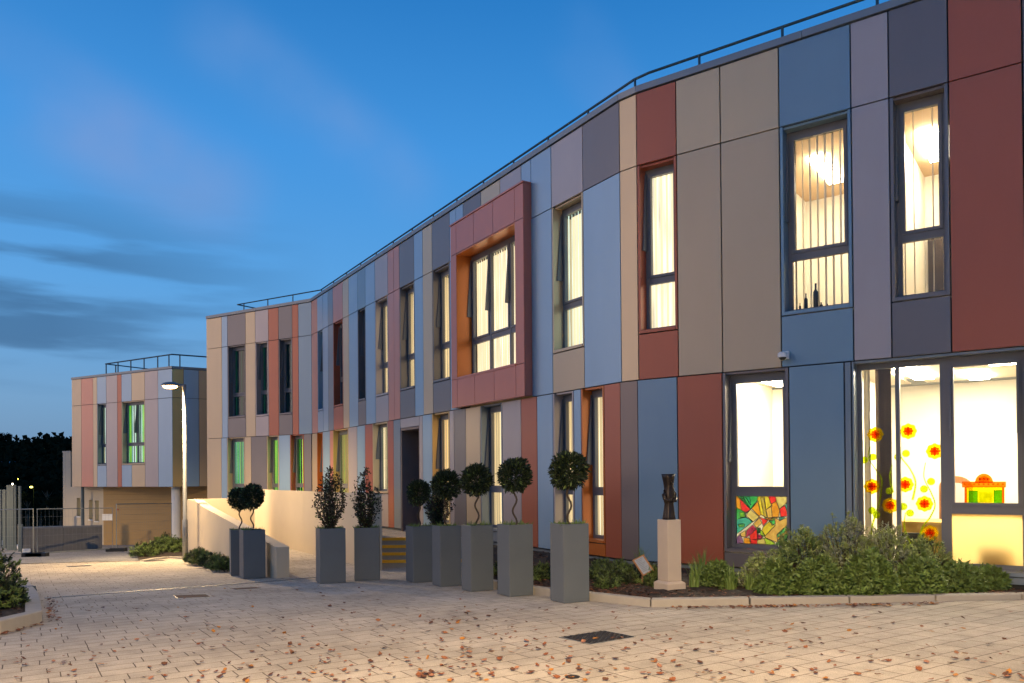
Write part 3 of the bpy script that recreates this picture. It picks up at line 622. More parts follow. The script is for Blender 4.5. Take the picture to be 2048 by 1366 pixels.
# ---- large ground-floor glazing with two lights
q = seg_of(sBig0+.5); Z0, Z1 = -1.24, ZB
w = reveal(broot, sBig0, sBig2, Z0, Z1, 'slate', q, fl=.03).build('window', broot, world=True)
tag(w, 'wide ground floor glazing with flower stickers')
sm = sF(1787.5, ZB)
a, b, c, d = sBig0+.03, sBig2-.03, Z0+.055, Z1-.03
fr = MB(); sG = sBig1
framebars(fr, a, sG-.03, c, d, None, [sm], q, w=.05, sash=False)
trz = -.47; framebars(fr, sG-.03, b, c, d, trz, [], q, w=.06); fr.build('frame', w)
g = MB(); lquad(g, a+.04, sG-.07, -.235, c+.04, d-.07, 'glass', q); lquad(g, sG+.02, b-.05, -.235, trz+.05, d-.08, 'glass', q); g.build('pane', w)
g = MB(); lquad(g, sG+.02, b-.05, -.235, c+.04, trz-.04, 'frosted', q); tag(g.build('frosted_pane', w), 'frosted glass panel')
for x_ in (sG+.03, b-.09):
    st = MB(); stay(st, x_, trz, d, q, .06); st.build('vent_flap', w)
# blind pulled back to the left
bl = MB(); pxs = [1712, 1722, 1731]; 
slats(bl, sF(1735, ZB)+.0, sF(1771, ZB), c+.05, d-.05, -.40, ['blind_tan'], q, pitch=.03, ang=.75, wd=.07); slats(bl, a+.02, sF(1732, ZB), c+.05, d-.05, -.40, ['blind_fabric'], q, pitch=.04, ang=.9); bl.build('blind', w)
room(broot, sBig0-.3, sBig2+.25, Z0-.05, Z1+.04, 4.0, q, [(sBig0+.35, sBig0+.6, -2.6, -.8), (sG-.05, sG+.2, -3.2, -2.0), (sG+.35, sG+.75, -1.5, -.75)], lm='ceiling_lamp_bright')
# stickers on the glass
def SPt(px, py, o=-.229):      # point of the glass plane seen at a photo pixel
    r = ray(px, py); n = Vector((q[4].x, q[4].y, 0)); p0 = LP(q[0], o, 0, q)-Vector((0, 0, CZ)); t = p0.dot(n)/r.dot(n); v = r*t; v.z += CZ; return v
us = Vector((q[3].x, q[3].y, 0)); uz = Vector((0, 0, 1)); un = Vector((q[4].x, q[4].y, 0))
def blob(mb, c, rr, mat, lobes=0, amp=0, n=40, lift=0):
    pts = []
    for i in range(n):
        t = 2*math.pi*i/n; r_ = rr*(1+amp*math.cos(lobes*t)); pts.append(c+us*r_*math.cos(t)+uz*r_*math.sin(t)+un*lift)
    mb.face(pts, mat)
for px, py in ((1750.5, 869), (1816.5, 862.5), (1869.5, 902.5), (1744, 973), (1810.5, 969), (1780, 1011), (1849, 1007.5), (1860, 1066)):
    fl = MB(); c_p = SPt(px, py); R_ = .096
    blob(fl, c_p, R_, 'film_yellow', 8, .06)
    for i in range(8):
        t = math.pi*i/4; blob(fl, c_p+us*R_*.45*math.cos(t)+uz*R_*.45*math.sin(t), R_*.19, 'film_orange', n=8, lift=.0008)
    blob(fl, c_p, R_*.34, 'film_red', 4, .25, lift=.0016); blob(fl, c_p, R_*.12, 'film_orange', 4, .25, n=16, lift=.0024)
    fl.build('flower_sticker', w)
def ribbon(pts, r0, r1, mat, name):
    mb = MB(); P = []
    # smooth curve
    n = 14
    for i in range(len(pts)-1):
        p_1 = pts[max(i-1, 0)]; p0_ = pts[i]; p1_ = pts[i+1]; p2_ = pts[min(i+2, len(pts)-1)]
        for k in range(n):
            t = k/n; P.append(tuple(.5*((2*p0_[j])+(-p_1[j]+p1_[j])*t+(2*p_1[j]-5*p0_[j]+4*p1_[j]-p2_[j])*t*t+(-p_1[j]+3*p0_[j]-3*p1_[j]+p2_[j])*t**3) for j in (0, 1)))
    P.append(pts[-1]); Q = [SPt(*p) for p in P]
    for i in range(len(Q)-1):
        dd_ = (Q[i+1]-Q[i]).normalized(); nn = dd_.cross(un); a_ = r0+(r1-r0)*i/len(Q); b_ = r0+(r1-r0)*(i+1)/len(Q)
        mb.face([Q[i]-nn*a_, Q[i]+nn*a_, Q[i+1]+nn*b_, Q[i+1]-nn*b_], mat)
    mb.build(name, w)
for pl in ([(1740, 893), (1737, 915), (1752, 940), (1763, 958), (1762, 985), (1757, 1010), (1745, 1050), (1742, 1080)], [(1801, 893), (1803, 915), (1820, 938), (1831, 965), (1825, 1000)], [(1851, 925), (1848, 955), (1862, 985), (1870, 1010), (1860, 1035), (1845, 1055), (1836, 1090), (1835, 1110)],
           [(1784, 930), (1780, 955), (1786, 985)], [(1811, 1025), (1809, 1055), (1822, 1090)]): ribbon(pl, .005, .013, 'film_lime', 'stem_sticker')
for px, py in ((1728, 920), (1745, 914), (1778, 982), (1795, 914), (1811, 907), (1847, 978), (1861, 963), (1806, 1013), (1819, 1026), (1743, 1021), (1752, 1030), (1812, 1092)):
    lf = MB(); c_p = SPt(px, py); blob(lf, c_p, .046, 'film_lime', 1, .12, 20); lf.build('leaf_sticker', w)
# toy theatre sticker on the right-hand light
th = MB()
def R4(x0, y0, x1, y1, mat, lift): th.face([SPt(x0, y1)+un*lift, SPt(x1, y1)+un*lift, SPt(x1, y0)+un*lift, SPt(x0, y0)+un*lift], mat)
R4(1929, 973, 2009, 1007, 'film_yellow', .001); R4(1924, 963, 2012, 975, 'film_orange', .002); R4(1937, 981, 1956, 1006, 'film_teal', .003); R4(1987, 980, 2004, 1006, 'film_teal', .003)
R4(1929, 975, 1934, 1007, 'film_orange', .002); R4(2004, 975, 2009, 1007, 'film_orange', .002); R4(1958, 984, 1984, 1005, 'sg_lime', .003)
cpt = SPt(1968, 966); pts = [cpt+us*.095*math.cos(t)*1.0+uz*.115*math.sin(t)+un*.001 for t in [math.pi*i/16 for i in range(17)]]; th.face(pts, 'film_orange')
pts = [cpt+us*.055*math.cos(t)+uz*.085*math.sin(t)+un*.004 for t in [math.pi*i/16 for i in range(17)]]; th.face(pts, 'film_yellow')
for i in range(9):
    c_p = SPt(1929+i*9.6, 968.5); blob(th, c_p+un*.0045, .012, 'film_yellow', n=12)
for i in (-1, 0, 1):
    c_p = SPt(1968+i*8, 958); blob(th, c_p+un*.006, .016, 'film_red', 3, .3, n=14)
th.build('theatre_sticker', w)
# furniture seen through the glazing
dk_ = MB(); sa, sb_ = sF(1772, ZB), sG+.1
lbox(dk_, sa, sb_, -1.5, -.72, -.70, -.66, 'desk', q); lbox(dk_, sa, sa+.04, -1.48, -.74, -1.28, -.70, 'desk', q); lbox(dk_, sb_-.04, sb_, -1.48, -.74, -1.28, -.70, 'desk', q); lbox(dk_, sa+.04, sb_-.04, -.78, -.75, -1.2, -.70, 'desk', q)
tag(dk_.build('desk'), 'yellow wooden desk standing inside behind the flower stickers', 'desk')
mn = MB(); lbox(mn, sa+.02, sa+.42, -.66, -.62, -1.12, -.80, 'black', q); lbox(mn, sa+.20, sa+.24, -.68, -.60, -1.29, -1.12, 'black', q); lbox(mn, sa+.08, sa+.36, -.78, -.56, -1.30, -1.285, 'black', q)
tag(mn.build('easel_board', bevel=.02), 'dark low board on a stand in front of the yellow desk inside', 'board')
ch = MB(); cc = LP(sF(1872, 0), -1.75, 0, q)
pts_ = [(math.cos(t)*.21, math.sin(t)*.16+.28) for t in [math.pi*i/14 for i in range(15)]]+[(-.21, -.35), (.21, -.35)]
for o_, sc, mt_ in ((-.02, 1, 'wood'), (.003, .78, 'white')):
    fr_ = [cc+us*x*sc+uz*(y*sc-.50+(1-sc)*.0)+un*o_ for x, y in pts_]; bk = [p-un*.02 for p in fr_]; n = len(fr_)
    ch.face(fr_, mt_); ch.face(bk[::-1], mt_)
    for i in range(n): ch.face([fr_[i], bk[i], bk[(i+1) % n], fr_[(i+1) % n]], mt_)
for x in (-.18, .18): ch.tube([cc+us*x+uz*-.8, cc+us*x+uz*-1.28-Vector((0, 0, 0))], .015, 'wood')
tag(ch.build('arched_board'), 'arched wooden backed board with a pale face standing behind the desk inside', 'board')

tb_ = MB(); lbox(tb_, sG+.30, b-.20, -.80, -.31, -1.28, -.84, 'wood', q); tag(tb_.build('storage_chest', bevel=.02), 'box shaped chest seen as a shadow behind the frosted glass panel', 'chest')
# security camera fixed at the band
sc_ = empty('security_camera', LP(sF(1572, ZB+.1), .0, ZB+.12), 'small white dome security camera fixed to the wall above the coloured glass window', 'camera'); q5 = seg_of(sF(1572, ZB))
mb = MB(); u3 = Vector((q5[3].x, q5[3].y, 0)); n3 = Vector((q5[4].x, q5[4].y, 0))
def ob(mb, c0, du, dn, dz, mat): mb.hexa([c0+u3*a+n3*b+uz*c for (a, b, c) in ((du[0], dn[0], dz[0]), (du[1], dn[0], dz[0]), (du[1], dn[1], dz[0]), (du[0], dn[1], dz[0]), (du[0], dn[0], dz[1]), (du[1], dn[0], dz[1]), (du[1], dn[1], dz[1]), (du[0], dn[1], dz[1]))], mat)
ob(mb, Vector((0, 0, 0)), (-.05, .05), (.005, .05), (-.02, .09), 'white'); ob(mb, Vector((0, 0, 0)), (-.025, .025), (.05, .12), (.02, .06), 'white')
mb.build('bracket', sc_, bevel=.006)
mb = MB(); cy_ = n3*.15; mb.tube([cy_+uz*.07, cy_+uz*.05, cy_+uz*-.005], [.035, .062, .065], 'white', 16); mb.build('housing', sc_, smooth=False)
mb = MB(); mb.tube([cy_+uz*-.005, cy_+uz*-.025, cy_+uz*-.042, cy_+uz*-.05], [.048, .043, .025, .006], 'black', 16); mb.build('dome', sc_, smooth=True)

# ================================================================== LEFT WING
wr = empty('garden_wing', (-15, 32, -1.2), 'lower block at the left clad in pale panels, raised over an open undercroft', 'building')
wj, wt, wc, wz = 3.13, 4.25, 4.35, -.33
wA, wB, wC = at(143.5, 812.3, wj), at(344.5, 795, wj), at(412, 798, wj)
wA, wB, wC = [Vector((p.x, p.y)) for p in (wA, wB, wC)]; dS = (wC-wB).normalized(); wC = wB+dS*6
def face_sys(P0, P1):
    d = (P1-P0); l = d.length; d = d/l
    return (0, l, P0, d, Vector((d.y, -d.x)))
fa, fb_ = face_sys(wA, wB), face_sys(wB, wC)
def sW(q, px, z=wj):
    lo, hi = 0, q[1]
    for _ in range(50):
        mm = (lo+hi)/2
        if project(*(q[2]+q[3]*mm), z)[0] < px: lo = mm
        else: hi = mm
    return lo
pan = MB(); bk = MB()
FA = [(143.5, 162.5, 'tan', 0), (162.5, 186, 'pink', 0), (186, 194, 'cream', 0), (194, 212.5, 'blue', 1), (212.5, 234.5, 'lilac', 0), (234.5, 243, 'red', 0), (243, 263, 'blue', 2), (263, 289.5, 'cream', 2), (289.5, 316, 'lilac', 0), (316, 344.5, 'blue', 0)]
wsill = .56
for a, b, c, wi in FA:
    s0, s1 = sW(fa, a), sW(fa, b)
    if b == 344.5: s1 = fa[1]
    for z0, z1 in ((wj, wt), (wz, wj if not wi else wsill)): lbox(pan, s0+G2, s1-G2, -.045, 0, z0+G2, z1-G2, 'panel_'+c, fa); lbox(bk, s0, s1, -.12, -.055, z0, z1, 'seam', fa)
for a, b, c in ((344.5, 367.5, 'gold'), (367.5, 398, 'blue'), (398, 430, 'cream')):
    s0, s1 = (0 if a == 344.5 else sW(fb_, a)), sW(fb_, b)
    for z0, z1 in ((wj, wt), (wz, wj)): lbox(pan, s0+G2, s1-G2, -.045, 0, z0+G2, z1-G2, 'panel_'+c, fb_); lbox(bk, s0, s1, -.12, -.055, z0, z1, 'seam', fb_)
s1 = sW(fb_, 430); lbox(pan, s1, fb_[1], -.045, 0, wz, wt, 'panel_cream', fb_)
pan.build('cladding', wr, world=True); bk.build('wall', wr, world=True)
cpm = MB(); lbox(cpm, -.02, fa[1], -.3, .02, wt+.01, wc, 'coping', fa); lbox(cpm, 0, fb_[1], -.3, .02, wt+.01, wc, 'coping', fb_); cpm.build('coping', wr, world=True)
bkA = wA+Vector((.49, .87))*9; bkC = wC+Vector((-2, 6))
rf = MB(); ps = [(wA+fa[4]*-.15), (wB+Vector((-.05, .2))), (wC+Vector((-.1, .2))), bkC, bkA]
rf.prism([(p.x, p.y) for p in ps], wt-.3+CZ, wt-.1+CZ, 'coping'); rf.build('roof', wr, world=True)
sf = MB(); sf.prism([(p.x, p.y) for p in ps], wz+CZ+.0, wz+CZ+.1, 'render'); sf.build('soffit', wr, world=True)
ew = MB(); q = face_sys(bkA, wA); lbox(ew, 0, q[1]-.02, -.08, 0, wz, wt, 'panel_cream', q); ew.build('end_wall', wr, world=True)
for (a, b, col, mul_, mats, bm_) in ((194, 212.5, 'slate', [], ['blind_pale', 'blind_warm', 'blind_teal', 'blind_lime'], 'room_green'), (243, 289.5, 'tan', [1], ['blind_pale', 'blind_teal', 'blind_lime', 'blind_green', 'blind_pale', 'blind_deep'], 'room_green')):
    s0, s1 = sW(fa, a), sW(fa, b); w = reveal(wr, s0, s1, wsill, wj, col, fa).build('window', wr, world=True)
    a_, b_, c_z, d_z = s0+.045, s1-.045, wsill+.055, wj-.03
    fr = MB(); framebars(fr, a_, b_, c_z, d_z, wsill+.82, [(a_+b_)/2] if mul_ else [], fa); fr.build('frame', w)
    g = MB(); lquad(g, a_+.04, b_-.04, -.235, c_z+.04, d_z-.06, 'glass', fa); g.build('pane', w)
    for x in ([a_+.015, (a_+b_)/2] if mul_ else [a_+.015]): st = MB(); stay(st, x, wsill, wj, fa, .16); st.build('vent_flap', w)
    bl = MB(); slats(bl, a_-.05, b_, c_z, d_z, -.30, mats, fa, ang=.2, pitch=.07, wd=.072); bl.build('blind', w)
    rm = MB(); lquad(rm, a_-.2, b_+.1, -.62, c_z, d_z, bm_, fa); rm.build('lit_room', w)
rl = MB(); zz = wc+.55; r0 = fa[2]+fa[3]*sW(fa, 184, 4.9)+fa[4]*-.6; r1 = wB+Vector((-.28, .62)); r2 = wC+Vector((-.3, .62))
P3 = lambda v, z: W3(v.x, v.y, z)
rl.tube([P3(r0, zz), P3(r1, zz), P3(r2, zz)], .028, 'rail'); rl.tube([P3(r0, zz), P3(r0+Vector((2.4, 3.8)), zz)], .024, 'rail')
for t in (.01, .2, .4, .6, .8, .96): p = r0.lerp(r1, t); rl.tube([P3(p, wc-.2), P3(p, zz)], .024, 'rail', 6)
for t in (.05, .3, .55): p = r1.lerp(r2, t); rl.tube([P3(p, wc-.2), P3(p, zz)], .024, 'rail', 6)
for t in (.1, .5): p = r0.lerp(r0+Vector((2.4, 3.8)), t); rl.tube([P3(p, wc-.2), P3(p, zz)], .024, 'rail', 6)
rl.build('guard_rail', wr, world=True)
# lower storey: rendered front with three slit windows, and the boarded garage wall
lf = face_sys(Vector((-19.95, 34.65)), Vector((-17.4, 33.2))); lb = MB()
sl = [(153.5, 161, -.82, -1.62), (178, 185, -.90, -1.74), (190, 197.5, -.92, -1.80)]
cur = 0
for i, (a, b, zt_, zb_) in enumerate(sl):
    s0, s1 = sW(lf, a, -1), sW(lf, b, -1)
    lbox(lb, cur, s0, -.25, 0, -6, wz if cur > .55 else wz, 'render', lf); lbox(lb, s0, s1, -.25, 0, -6, zb_, 'render', lf); lbox(lb, s0, s1, -.25, 0, zt_, wz, 'render', lf); cur = s1
lbox(lb, cur, lf[1], -.25, 0, -6, wz, 'render', lf)
lbox(lb, 0, .58, -.25, .0, wz+.001, 1.19, 'render', lf); lbox(lb, -.02, .60, -.27, .02, 1.19, 1.25, 'coping', lf)
q = face_sys(Vector((-17.0, 39.5)), Vector((-19.95, 34.65))); lbox(lb, 0, q[1], -.2, 0, -6, 1.19, 'render', q)
lb.build('lower_wall', wr, world=True)
for a, b, zt_, zb_ in sl:
    s0, s1 = sW(lf, a, -1), sW(lf, b, -1); g = MB(); lbox(g, s0, s1, -.245, -.2, zb_, zt_, 'blind_dim', lf); lbox(g, s0-.03, s1+.03, -.2, .03, zb_-.05, zb_, 'white', lf); g.build('slit_window', wr, world=True)
gw = face_sys(Vector((-17.4, 33.2)), Vector((-11.2, 31.0))); gb = MB(); lbox(gb, 0, gw[1], -.2, 0, -3.4, wz, 'boards', gw); gb.build('garage_door', wr, world=True)
gs = MB(); s0 = sW(gw, 232, -.8); lbox(gs, s0, s0+.16, 0, .012, -1.33, -1.26, 'panel_red', gw); gs.build('wall_sign', wr, world=True)
px_, py_ = -13.28, 30.8; pm = MB(); pm.tube([W3(px_, py_, -3.2), W3(px_, py_, wz)], .165, 'white', 24); pm.build('column', wr, world=True)
dp = MB(); dq = Vector((-18.25, 34.2)); p = at(165.5, 1050, -2.0); k = 33.3/p.y; dp.tube([W3(p.x*k, 33.3, -4), W3(p.x*k, 33.3, wz)], .065, 'green_fence', 10); dp.build('downpipe', wr, world=True)
ex = MB(); p = at(408, 994, -1.0); ex.box(-13.05+1.0, -11.9, 31.15, 31.25, CZ-1.25, CZ-1.05, 'exit_green')
q = gw; s0 = sW(gw, 407, -1.2); ex = MB(); lbox(ex, s0, s0+.2, 0, .03, -1.2, -1.02, 'exit_green', gw); ex.build('exit_sign', wr, world=True)

# ================================================================== RAMP, TERRACE, STEPS
vd = Vector((-.525, .851)); ud = Vector((.851, .525))
iw0, iw1 = Vector((-2.85, 15.9)), Vector((-7.55, 22.85))      # inner wall, front face
ow0, ow1 = Vector((-4.36, 14.4)), Vector((-9.44, 22.63))
def wallrun(name, pts, th, tops, base, mat='render', label=None, joints=()):
    # pts along the front face, th = thickness vector, tops below camera
    mb = MB()
    for i in range(len(pts)-1):
        a, b = pts[i], pts[i+1]; g = .006 if i in joints else 0; d = (b-a).normalized()*g; a2, b2 = a+d, b
        za, zb2 = -tops[i], -tops[i+1]
        mb.hexa([W3(a2.x, a2.y, -base), W3(b2.x, b2.y, -base), W3(b2.x+th.x, b2.y+th.y, -base), W3(a2.x+th.x, a2.y+th.y, -base), W3(a2.x, a2.y, za), W3(b2.x, b2.y, zb2), W3(b2.x+th.x, b2.y+th.y, zb2), W3(a2.x+th.x, a2.y+th.y, za)], mat)
    o = mb.build(name); return tag(o, label, 'wall')
o6 = ow0.lerp(ow1, 7.26/9.67); o7 = ow0.lerp(ow1, 8.4/9.67)
wallrun('ramp_wall', [ow0, o6, o7, ow1], Vector((.20, .133)), [1.29, .75, .61, .61], 3.0, label='sloping cream ramp wall whose low end stands beside the twin bay trees', joints=(1,))
wallrun('ramp_wall', [iw0, iw0.lerp(iw1, .5), iw1], Vector((.17, .113)), [.35, .35, .345], 2.4, label='long level cream parapet wall between the ramp and the curved facade', joints=(1,))
yw1 = ow1+ud*4.0
wallrun('ramp_wall', [ow1+ud*.21, yw1], Vector((-.11, .166)), [.61, .61], 3.0, label='short cream wall closing the far top end of the ramp')
rmp = MB(); k = rmp.mat('paving')
prof = [(-.35, 1.858), (2.35, 1.872), (6.6, 1.84), (9.5, 1.52)]
for t, d_ in prof:
    p = ow0+vd*t+ud*.05; p2 = p+ud*1.98+ (vd*-.4 if t < 0 else vd*0); rmp.v += [(p.x, p.y, CZ-d_), (p2.x, p2.y, CZ-d_)]
for i in range(len(prof)-1): rmp.f.append((2*i, 2*i+1, 2*i+3, 2*i+2)); rmp.mi.append(k)
tag(rmp.build('ramp'), kind='structure')
ter = MB()
ins = lambda s, o=-.07: LP(s, o, 0)
sAt = lambda Y: next(SEG[1][0]+k2*.01 for k2 in range(3000) if (SEG[1][2]+SEG[1][3]*(k2*.01)).y <= Y)
def iwx(Y): t = (Y-iw0.y)/(iw1.y-iw0.y); return iw0.x+(iw1.x-iw0.x)*t
fx = lambda Y: LP(sAt(Y), -.07, 0).x
tpoly = [(iwx(17.68)+.1, 17.68), (fx(17.68), 17.68), (fx(24.3), 24.3), (yw1.x, yw1.y), (iw1.x+.1, iw1.y+.3), (iw1.x+.12, iw1.y)]
ter.prism(tpoly, -3+CZ, CZ-1.385, 'paving'); tag(ter.build('terrace'), kind='structure')
stp = empty('entrance_steps', (-2.2, 17.1, -.4), 'four concrete steps with bright yellow nosings leading up to the dark doorway', 'steps')
ds = [1.795, 1.665, 1.53, 1.388]
for i, d_ in enumerate(ds):
    y0 = 16.74+.3*i; y1 = 17.64+(.0 if i < 3 else .04)
    sb = MB(); xl = iwx(y0+.15)+.17; xr = fx(y0)
    sb.box(xl, xr+.02*i, y0, y0+.299 if i < 3 else y0+.05, -1.2, CZ-d_-.002, 'kerb'); sb.build('step', stp, world=True)
    nz_ = MB(); nz_.box(xl+.03, xr-.05, y0-.02, y0+.06, CZ-d_-.055, CZ-d_+.006, 'yellow'); nz_.build('nosing', stp, world=True)

# ================================================================== KERBS AND BEDS
def kerb(name, base, h0, h1, mat, side, wdt=.12, lip=None):
    # base: list of ground points, kerb rises behind them (side = +1 left of travel)
    mb = MB(); n = len(base)
    P = [Vector((p[0], p[1])) for p in base]; off = []
    for i in range(n):
        d = (P[min(i+1, n-1)]-P[max(i-1, 0)]).normalized(); off.append(P[i]+Vector((-d.y, d.x))*side*wdt)
    tot = sum((b-a).length for a, b in zip(P, P[1:])); acc_ = 0
    for i in range(n-1):
        L_ = (P[i+1]-P[i]).length; k_ = max(1, round(L_/.92))
        for j in range(k_):
            u0, u1 = j/k_+.004, (j+1)/k_-.004
            a, b = P[i].lerp(P[i+1], u0), P[i].lerp(P[i+1], u1); c, d2 = off[i].lerp(off[i+1], u1), off[i].lerp(off[i+1], u0)
            hh0 = h0+(h1-h0)*(acc_+L_*u0)/tot; hh1 = h0+(h1-h0)*(acc_+L_*u1)/tot
            z = lambda p, q_: CZ-drop(q_[0], q_[1])+p
            mb.hexa([(a.x, a.y, z(-.15, a)), (b.x, b.y, z(-.15, b)), (c.x, c.y, z(-.15, b)), (d2.x, d2.y, z(-.15, a)), (a.x, a.y, z(hh0, a)), (b.x, b.y, z(hh1, b)), (c.x, c.y, z(hh1, b)), (d2.x, d2.y, z(hh0, a))], mat)
        acc_ += L_
    o = mb.build(name, bevel=.012); tag(o, kind='structure'); return P, off
kb = [gp(940, 1170), gp(986, 1177), gp(1067, 1189.6), gp(1177, 1201.6), gp(1300.8, 1214.7), gp(1700, 1206.5), gp(2045, 1199)]; d = (kb[-1]-kb[-2]).normalized(); kb.append(kb[-1]+d*1.6)
KP, KO = kerb('kerb', kb, .115, .05, 'kerb', 1)
def bed_sheet(name, rows0, rows1, z0s, z1s, mat='soil', nv=14, bump=.03, seed=1):
    mb = MB(); k = mb.mat(mat); n = len(rows0); r = random.Random(seed); U = []
    for i in range(n-1):
        for j in range(10): U.append((i, j/10))
    U.append((n-2, 1.0))
    for v in range(nv+1):
        for (i, u) in U:
            a = rows0[i].lerp(rows0[i+1], u); b = rows1[i].lerp(rows1[i+1], u); za = z0s[i]+(z0s[i+1]-z0s[i])*u; zb_ = z1s[i]+(z1s[i+1]-z1s[i])*u; t = v/nv
            p = a.lerp(b, t); mb.v.append((p.x, p.y, za+(zb_-za)*t+(r.uniform(-bump, bump) if 0 < v < nv else 0)))
    w_ = len(U)
    for v in range(nv):
        for i in range(w_-1): mb.f.append((v*w_+i, v*w_+i+1, (v+1)*w_+i+1, (v+1)*w_+i)); mb.mi.append(k)
    return tag(mb.build(name, smooth=True), kind='structure')
fac = []
for p in KO:       # facade point behind each kerb point
    best = min((abs((LP(s*.05, -.08, 0).x/LP(s*.05, -.08, 0).y)-p.x/p.y), s*.05) for s in range(1, int(acc/.05)))
    fac.append(best[1])
fac[-1] = acc-.01
F2 = [Vector(LP(s, -.08, 0)[:2]) for s in fac]
kz = [CZ-drop(p.x, p.y)+.115+(.05-.115)*i/7-.025 for i, p in enumerate(KP)]
bed_sheet('planting_bed', KO, F2, kz, [CZ-1.40]*8)
def bedz(x, y):
    # height of the bed surface (between kerb and facade) at x, y
    best = None
    for i in range(len(KO)-1):
        for u in (0, .25, .5, .75, 1):
            a = KO[i].lerp(KO[i+1], u); b = F2[i].lerp(F2[i+1], u); ab = b-a; L2 = ab.length_squared
            if L2 < 1e-6: continue
            t = max(0, min(1, (Vector((x, y))-a).dot(ab)/L2)); p = a+ab*t; e = (p-Vector((x, y))).length; zk = kz[i]+(kz[i+1]-kz[i])*u
            if best is None or e < best[0]: best = (e, zk+(CZ-1.40-zk)*t)
    return best[1]
def bp_(px, py):          # bed point seen at a photo pixel
    r = ray(px, py); t = 1.0
    lo, hi = 4., 18.
    for _ in range(30):
        t = (lo+hi)/2
        if t*r.z+CZ < bedz(t*r.x, t*r.y): hi = t
        else: lo = t
    return Vector((r.x*lo, r.y*lo, bedz(r.x*lo, r.y*lo)))
# island at the far left
ki = [gp(-140, 1300), gp(0, 1268), gp(85, 1245), gp(78, 1205), gp(60, 1180), gp(20, 1168), gp(-60, 1160)]
IP, IO = kerb('kerb', ki, .13, .12, 'kerb', 1, .16)
c0 = Vector((sum(p.x for p in IO)/len(IO)-.6, sum(p.y for p in IO)/len(IO)))
bed_sheet('planting_bed', IO, [c0+Vector((.001*i, 0)) for i in range(len(IO))], [CZ-drop(p.x, p.y)+.09 for p in IO], [CZ-drop(c0.x, c0.y)+.14]*len(IO), bump=.02)
# bed around the street lamp
kl = [gp(286, 1122.5), gp(312, 1118.5), gp(336, 1116.5), gp(352, 1117), gp(385, 1122), gp(455, 1137), gp(500, 1148)]
LPk, LO = kerb('kerb', kl, .03, .14, 'kerb', 1, .12)
r0_ = [Vector(gp(275, 1112)[:2]), Vector(gp(300, 1104)[:2]), Vector(gp(330, 1098)[:2]), Vector(gp(375, 1096)[:2]), o6.lerp(ow1, .4), o6, ow0.lerp(ow1, .2)]
bed_sheet('planting_bed', LO, r0_, [CZ-drop(p.x, p.y)+.03+.08*i/6 for i, p in enumerate(LO)], [CZ-drop(p.x, p.y)+.08 for p in r0_], bump=.02, seed=4)

# mulch chips on the beds (uncountable)
mc = MB(); r = random.Random(5)
def chip(mb, x, y, z, sz, mat):
    a = r.uniform(0, 6.28); t = r.uniform(-.6, .6); u = Vector((math.cos(a), math.sin(a), t*.5))*sz; v = Vector((-math.sin(a), math.cos(a), r.uniform(-.4, .4)))*sz*r.uniform(.3, .6)
    c = Vector((x, y, z)); mb.face([c-u-v, c+u-v, c+u+v, c-u+v], mat)
for _ in range(9000):
    i = r.randrange(1, len(KO)-1); u = r.random(); t = r.random()**1.6
    a = KO[i].lerp(KO[i+1], u); b = F2[i].lerp(F2[i+1], u); p = a.lerp(b, t); z = (kz[i]+(kz[i+1]-kz[i])*u)*(1-t)+(CZ-1.40)*t
    chip(mc, p.x, p.y, z+.015, r.uniform(.008, .028), 'mulch_chip' if r.random() < .85 else 'dry_leaf_1')
for _ in range(1500):
    i = r.randrange(0, len(IO)-1); u = r.random(); t = r.random()
    a = IO[i].lerp(IO[i+1], u); p = a.lerp(c0, t); chip(mc, p.x, p.y, (CZ-drop(p.x, p.y)+.09)*(1-t)+(CZ-drop(c0.x, c0.y)+.14)*t+.012, r.uniform(.012, .03), 'mulch_chip')
tag(mc.build('bark_mulch'), kind='stuff')

# ================================================================== PLANTERS AND PLANTS
def leafq(mb, c, d, n, l, w, mat):
    s_ = d.cross(n);
    if s_.length < 1e-4: s_ = Vector((1, 0, 0))
    s_ = s_.normalized()*w; i = len(mb.v); k = mb.mat(mat); nn = n.normalized()*(w*.5)
    mb.v += [tuple(c), tuple(c+d*l*.45+s_+nn), tuple(c+d*l), tuple(c+d*l*.45-s_+nn)]
    mb.f += [(i, i+1, i+2), (i, i+2, i+3)]; mb.mi += [k, k]
def rv_(r):
    while True:
        v = Vector((r.uniform(-1, 1), r.uniform(-1, 1), r.uniform(-1, 1)))
        if .05 < v.length < 1: return v.normalized()
def ball_crown(seed, R=.225, n=2300, cz=0):
    r = random.Random(seed); mb = MB(); lump = [(rv_(r), r.uniform(-.09, .12)) for _ in range(14)]
    for _ in range(n):
        d = rv_(r); k = 1+sum(a*max(0, d.dot(v))**6 for v, a in lump); rr = R*k*(r.uniform(.5, .95) if r.random() < .7 else r.uniform(.86, 1.04)); 
        ld = (d*1.15+rv_(r)*.9+Vector((0, 0, .2))).normalized()
        leafq(mb, Vector((0, 0, cz))+d*rr*.88, ld, (d+rv_(r)*.7).normalized(), r.uniform(.042, .074), r.uniform(.009, .014), 'leaf_dark' if r.random() < .93 else 'leaf_green')
    return mb
def wavy(h, amp, turns, r_, z0=0, ph=0):
    return [(amp*math.cos(ph+turns*2*math.pi*t/24), amp*math.sin(ph+turns*2*math.pi*t/24), z0+h*t/24) for t in range(25)]
def bay_tree(seed):
    o = empty('bay_tree', (0, 0, 0))
    t = MB(); t.tube(wavy(.50, .026, 1.75, .01, 0, seed), [.013]*25, 'bark', 7); t.build('trunk', o, smooth=True)
    ball_crown(seed, .225, 2300, .66).build('crown', o)
    return o
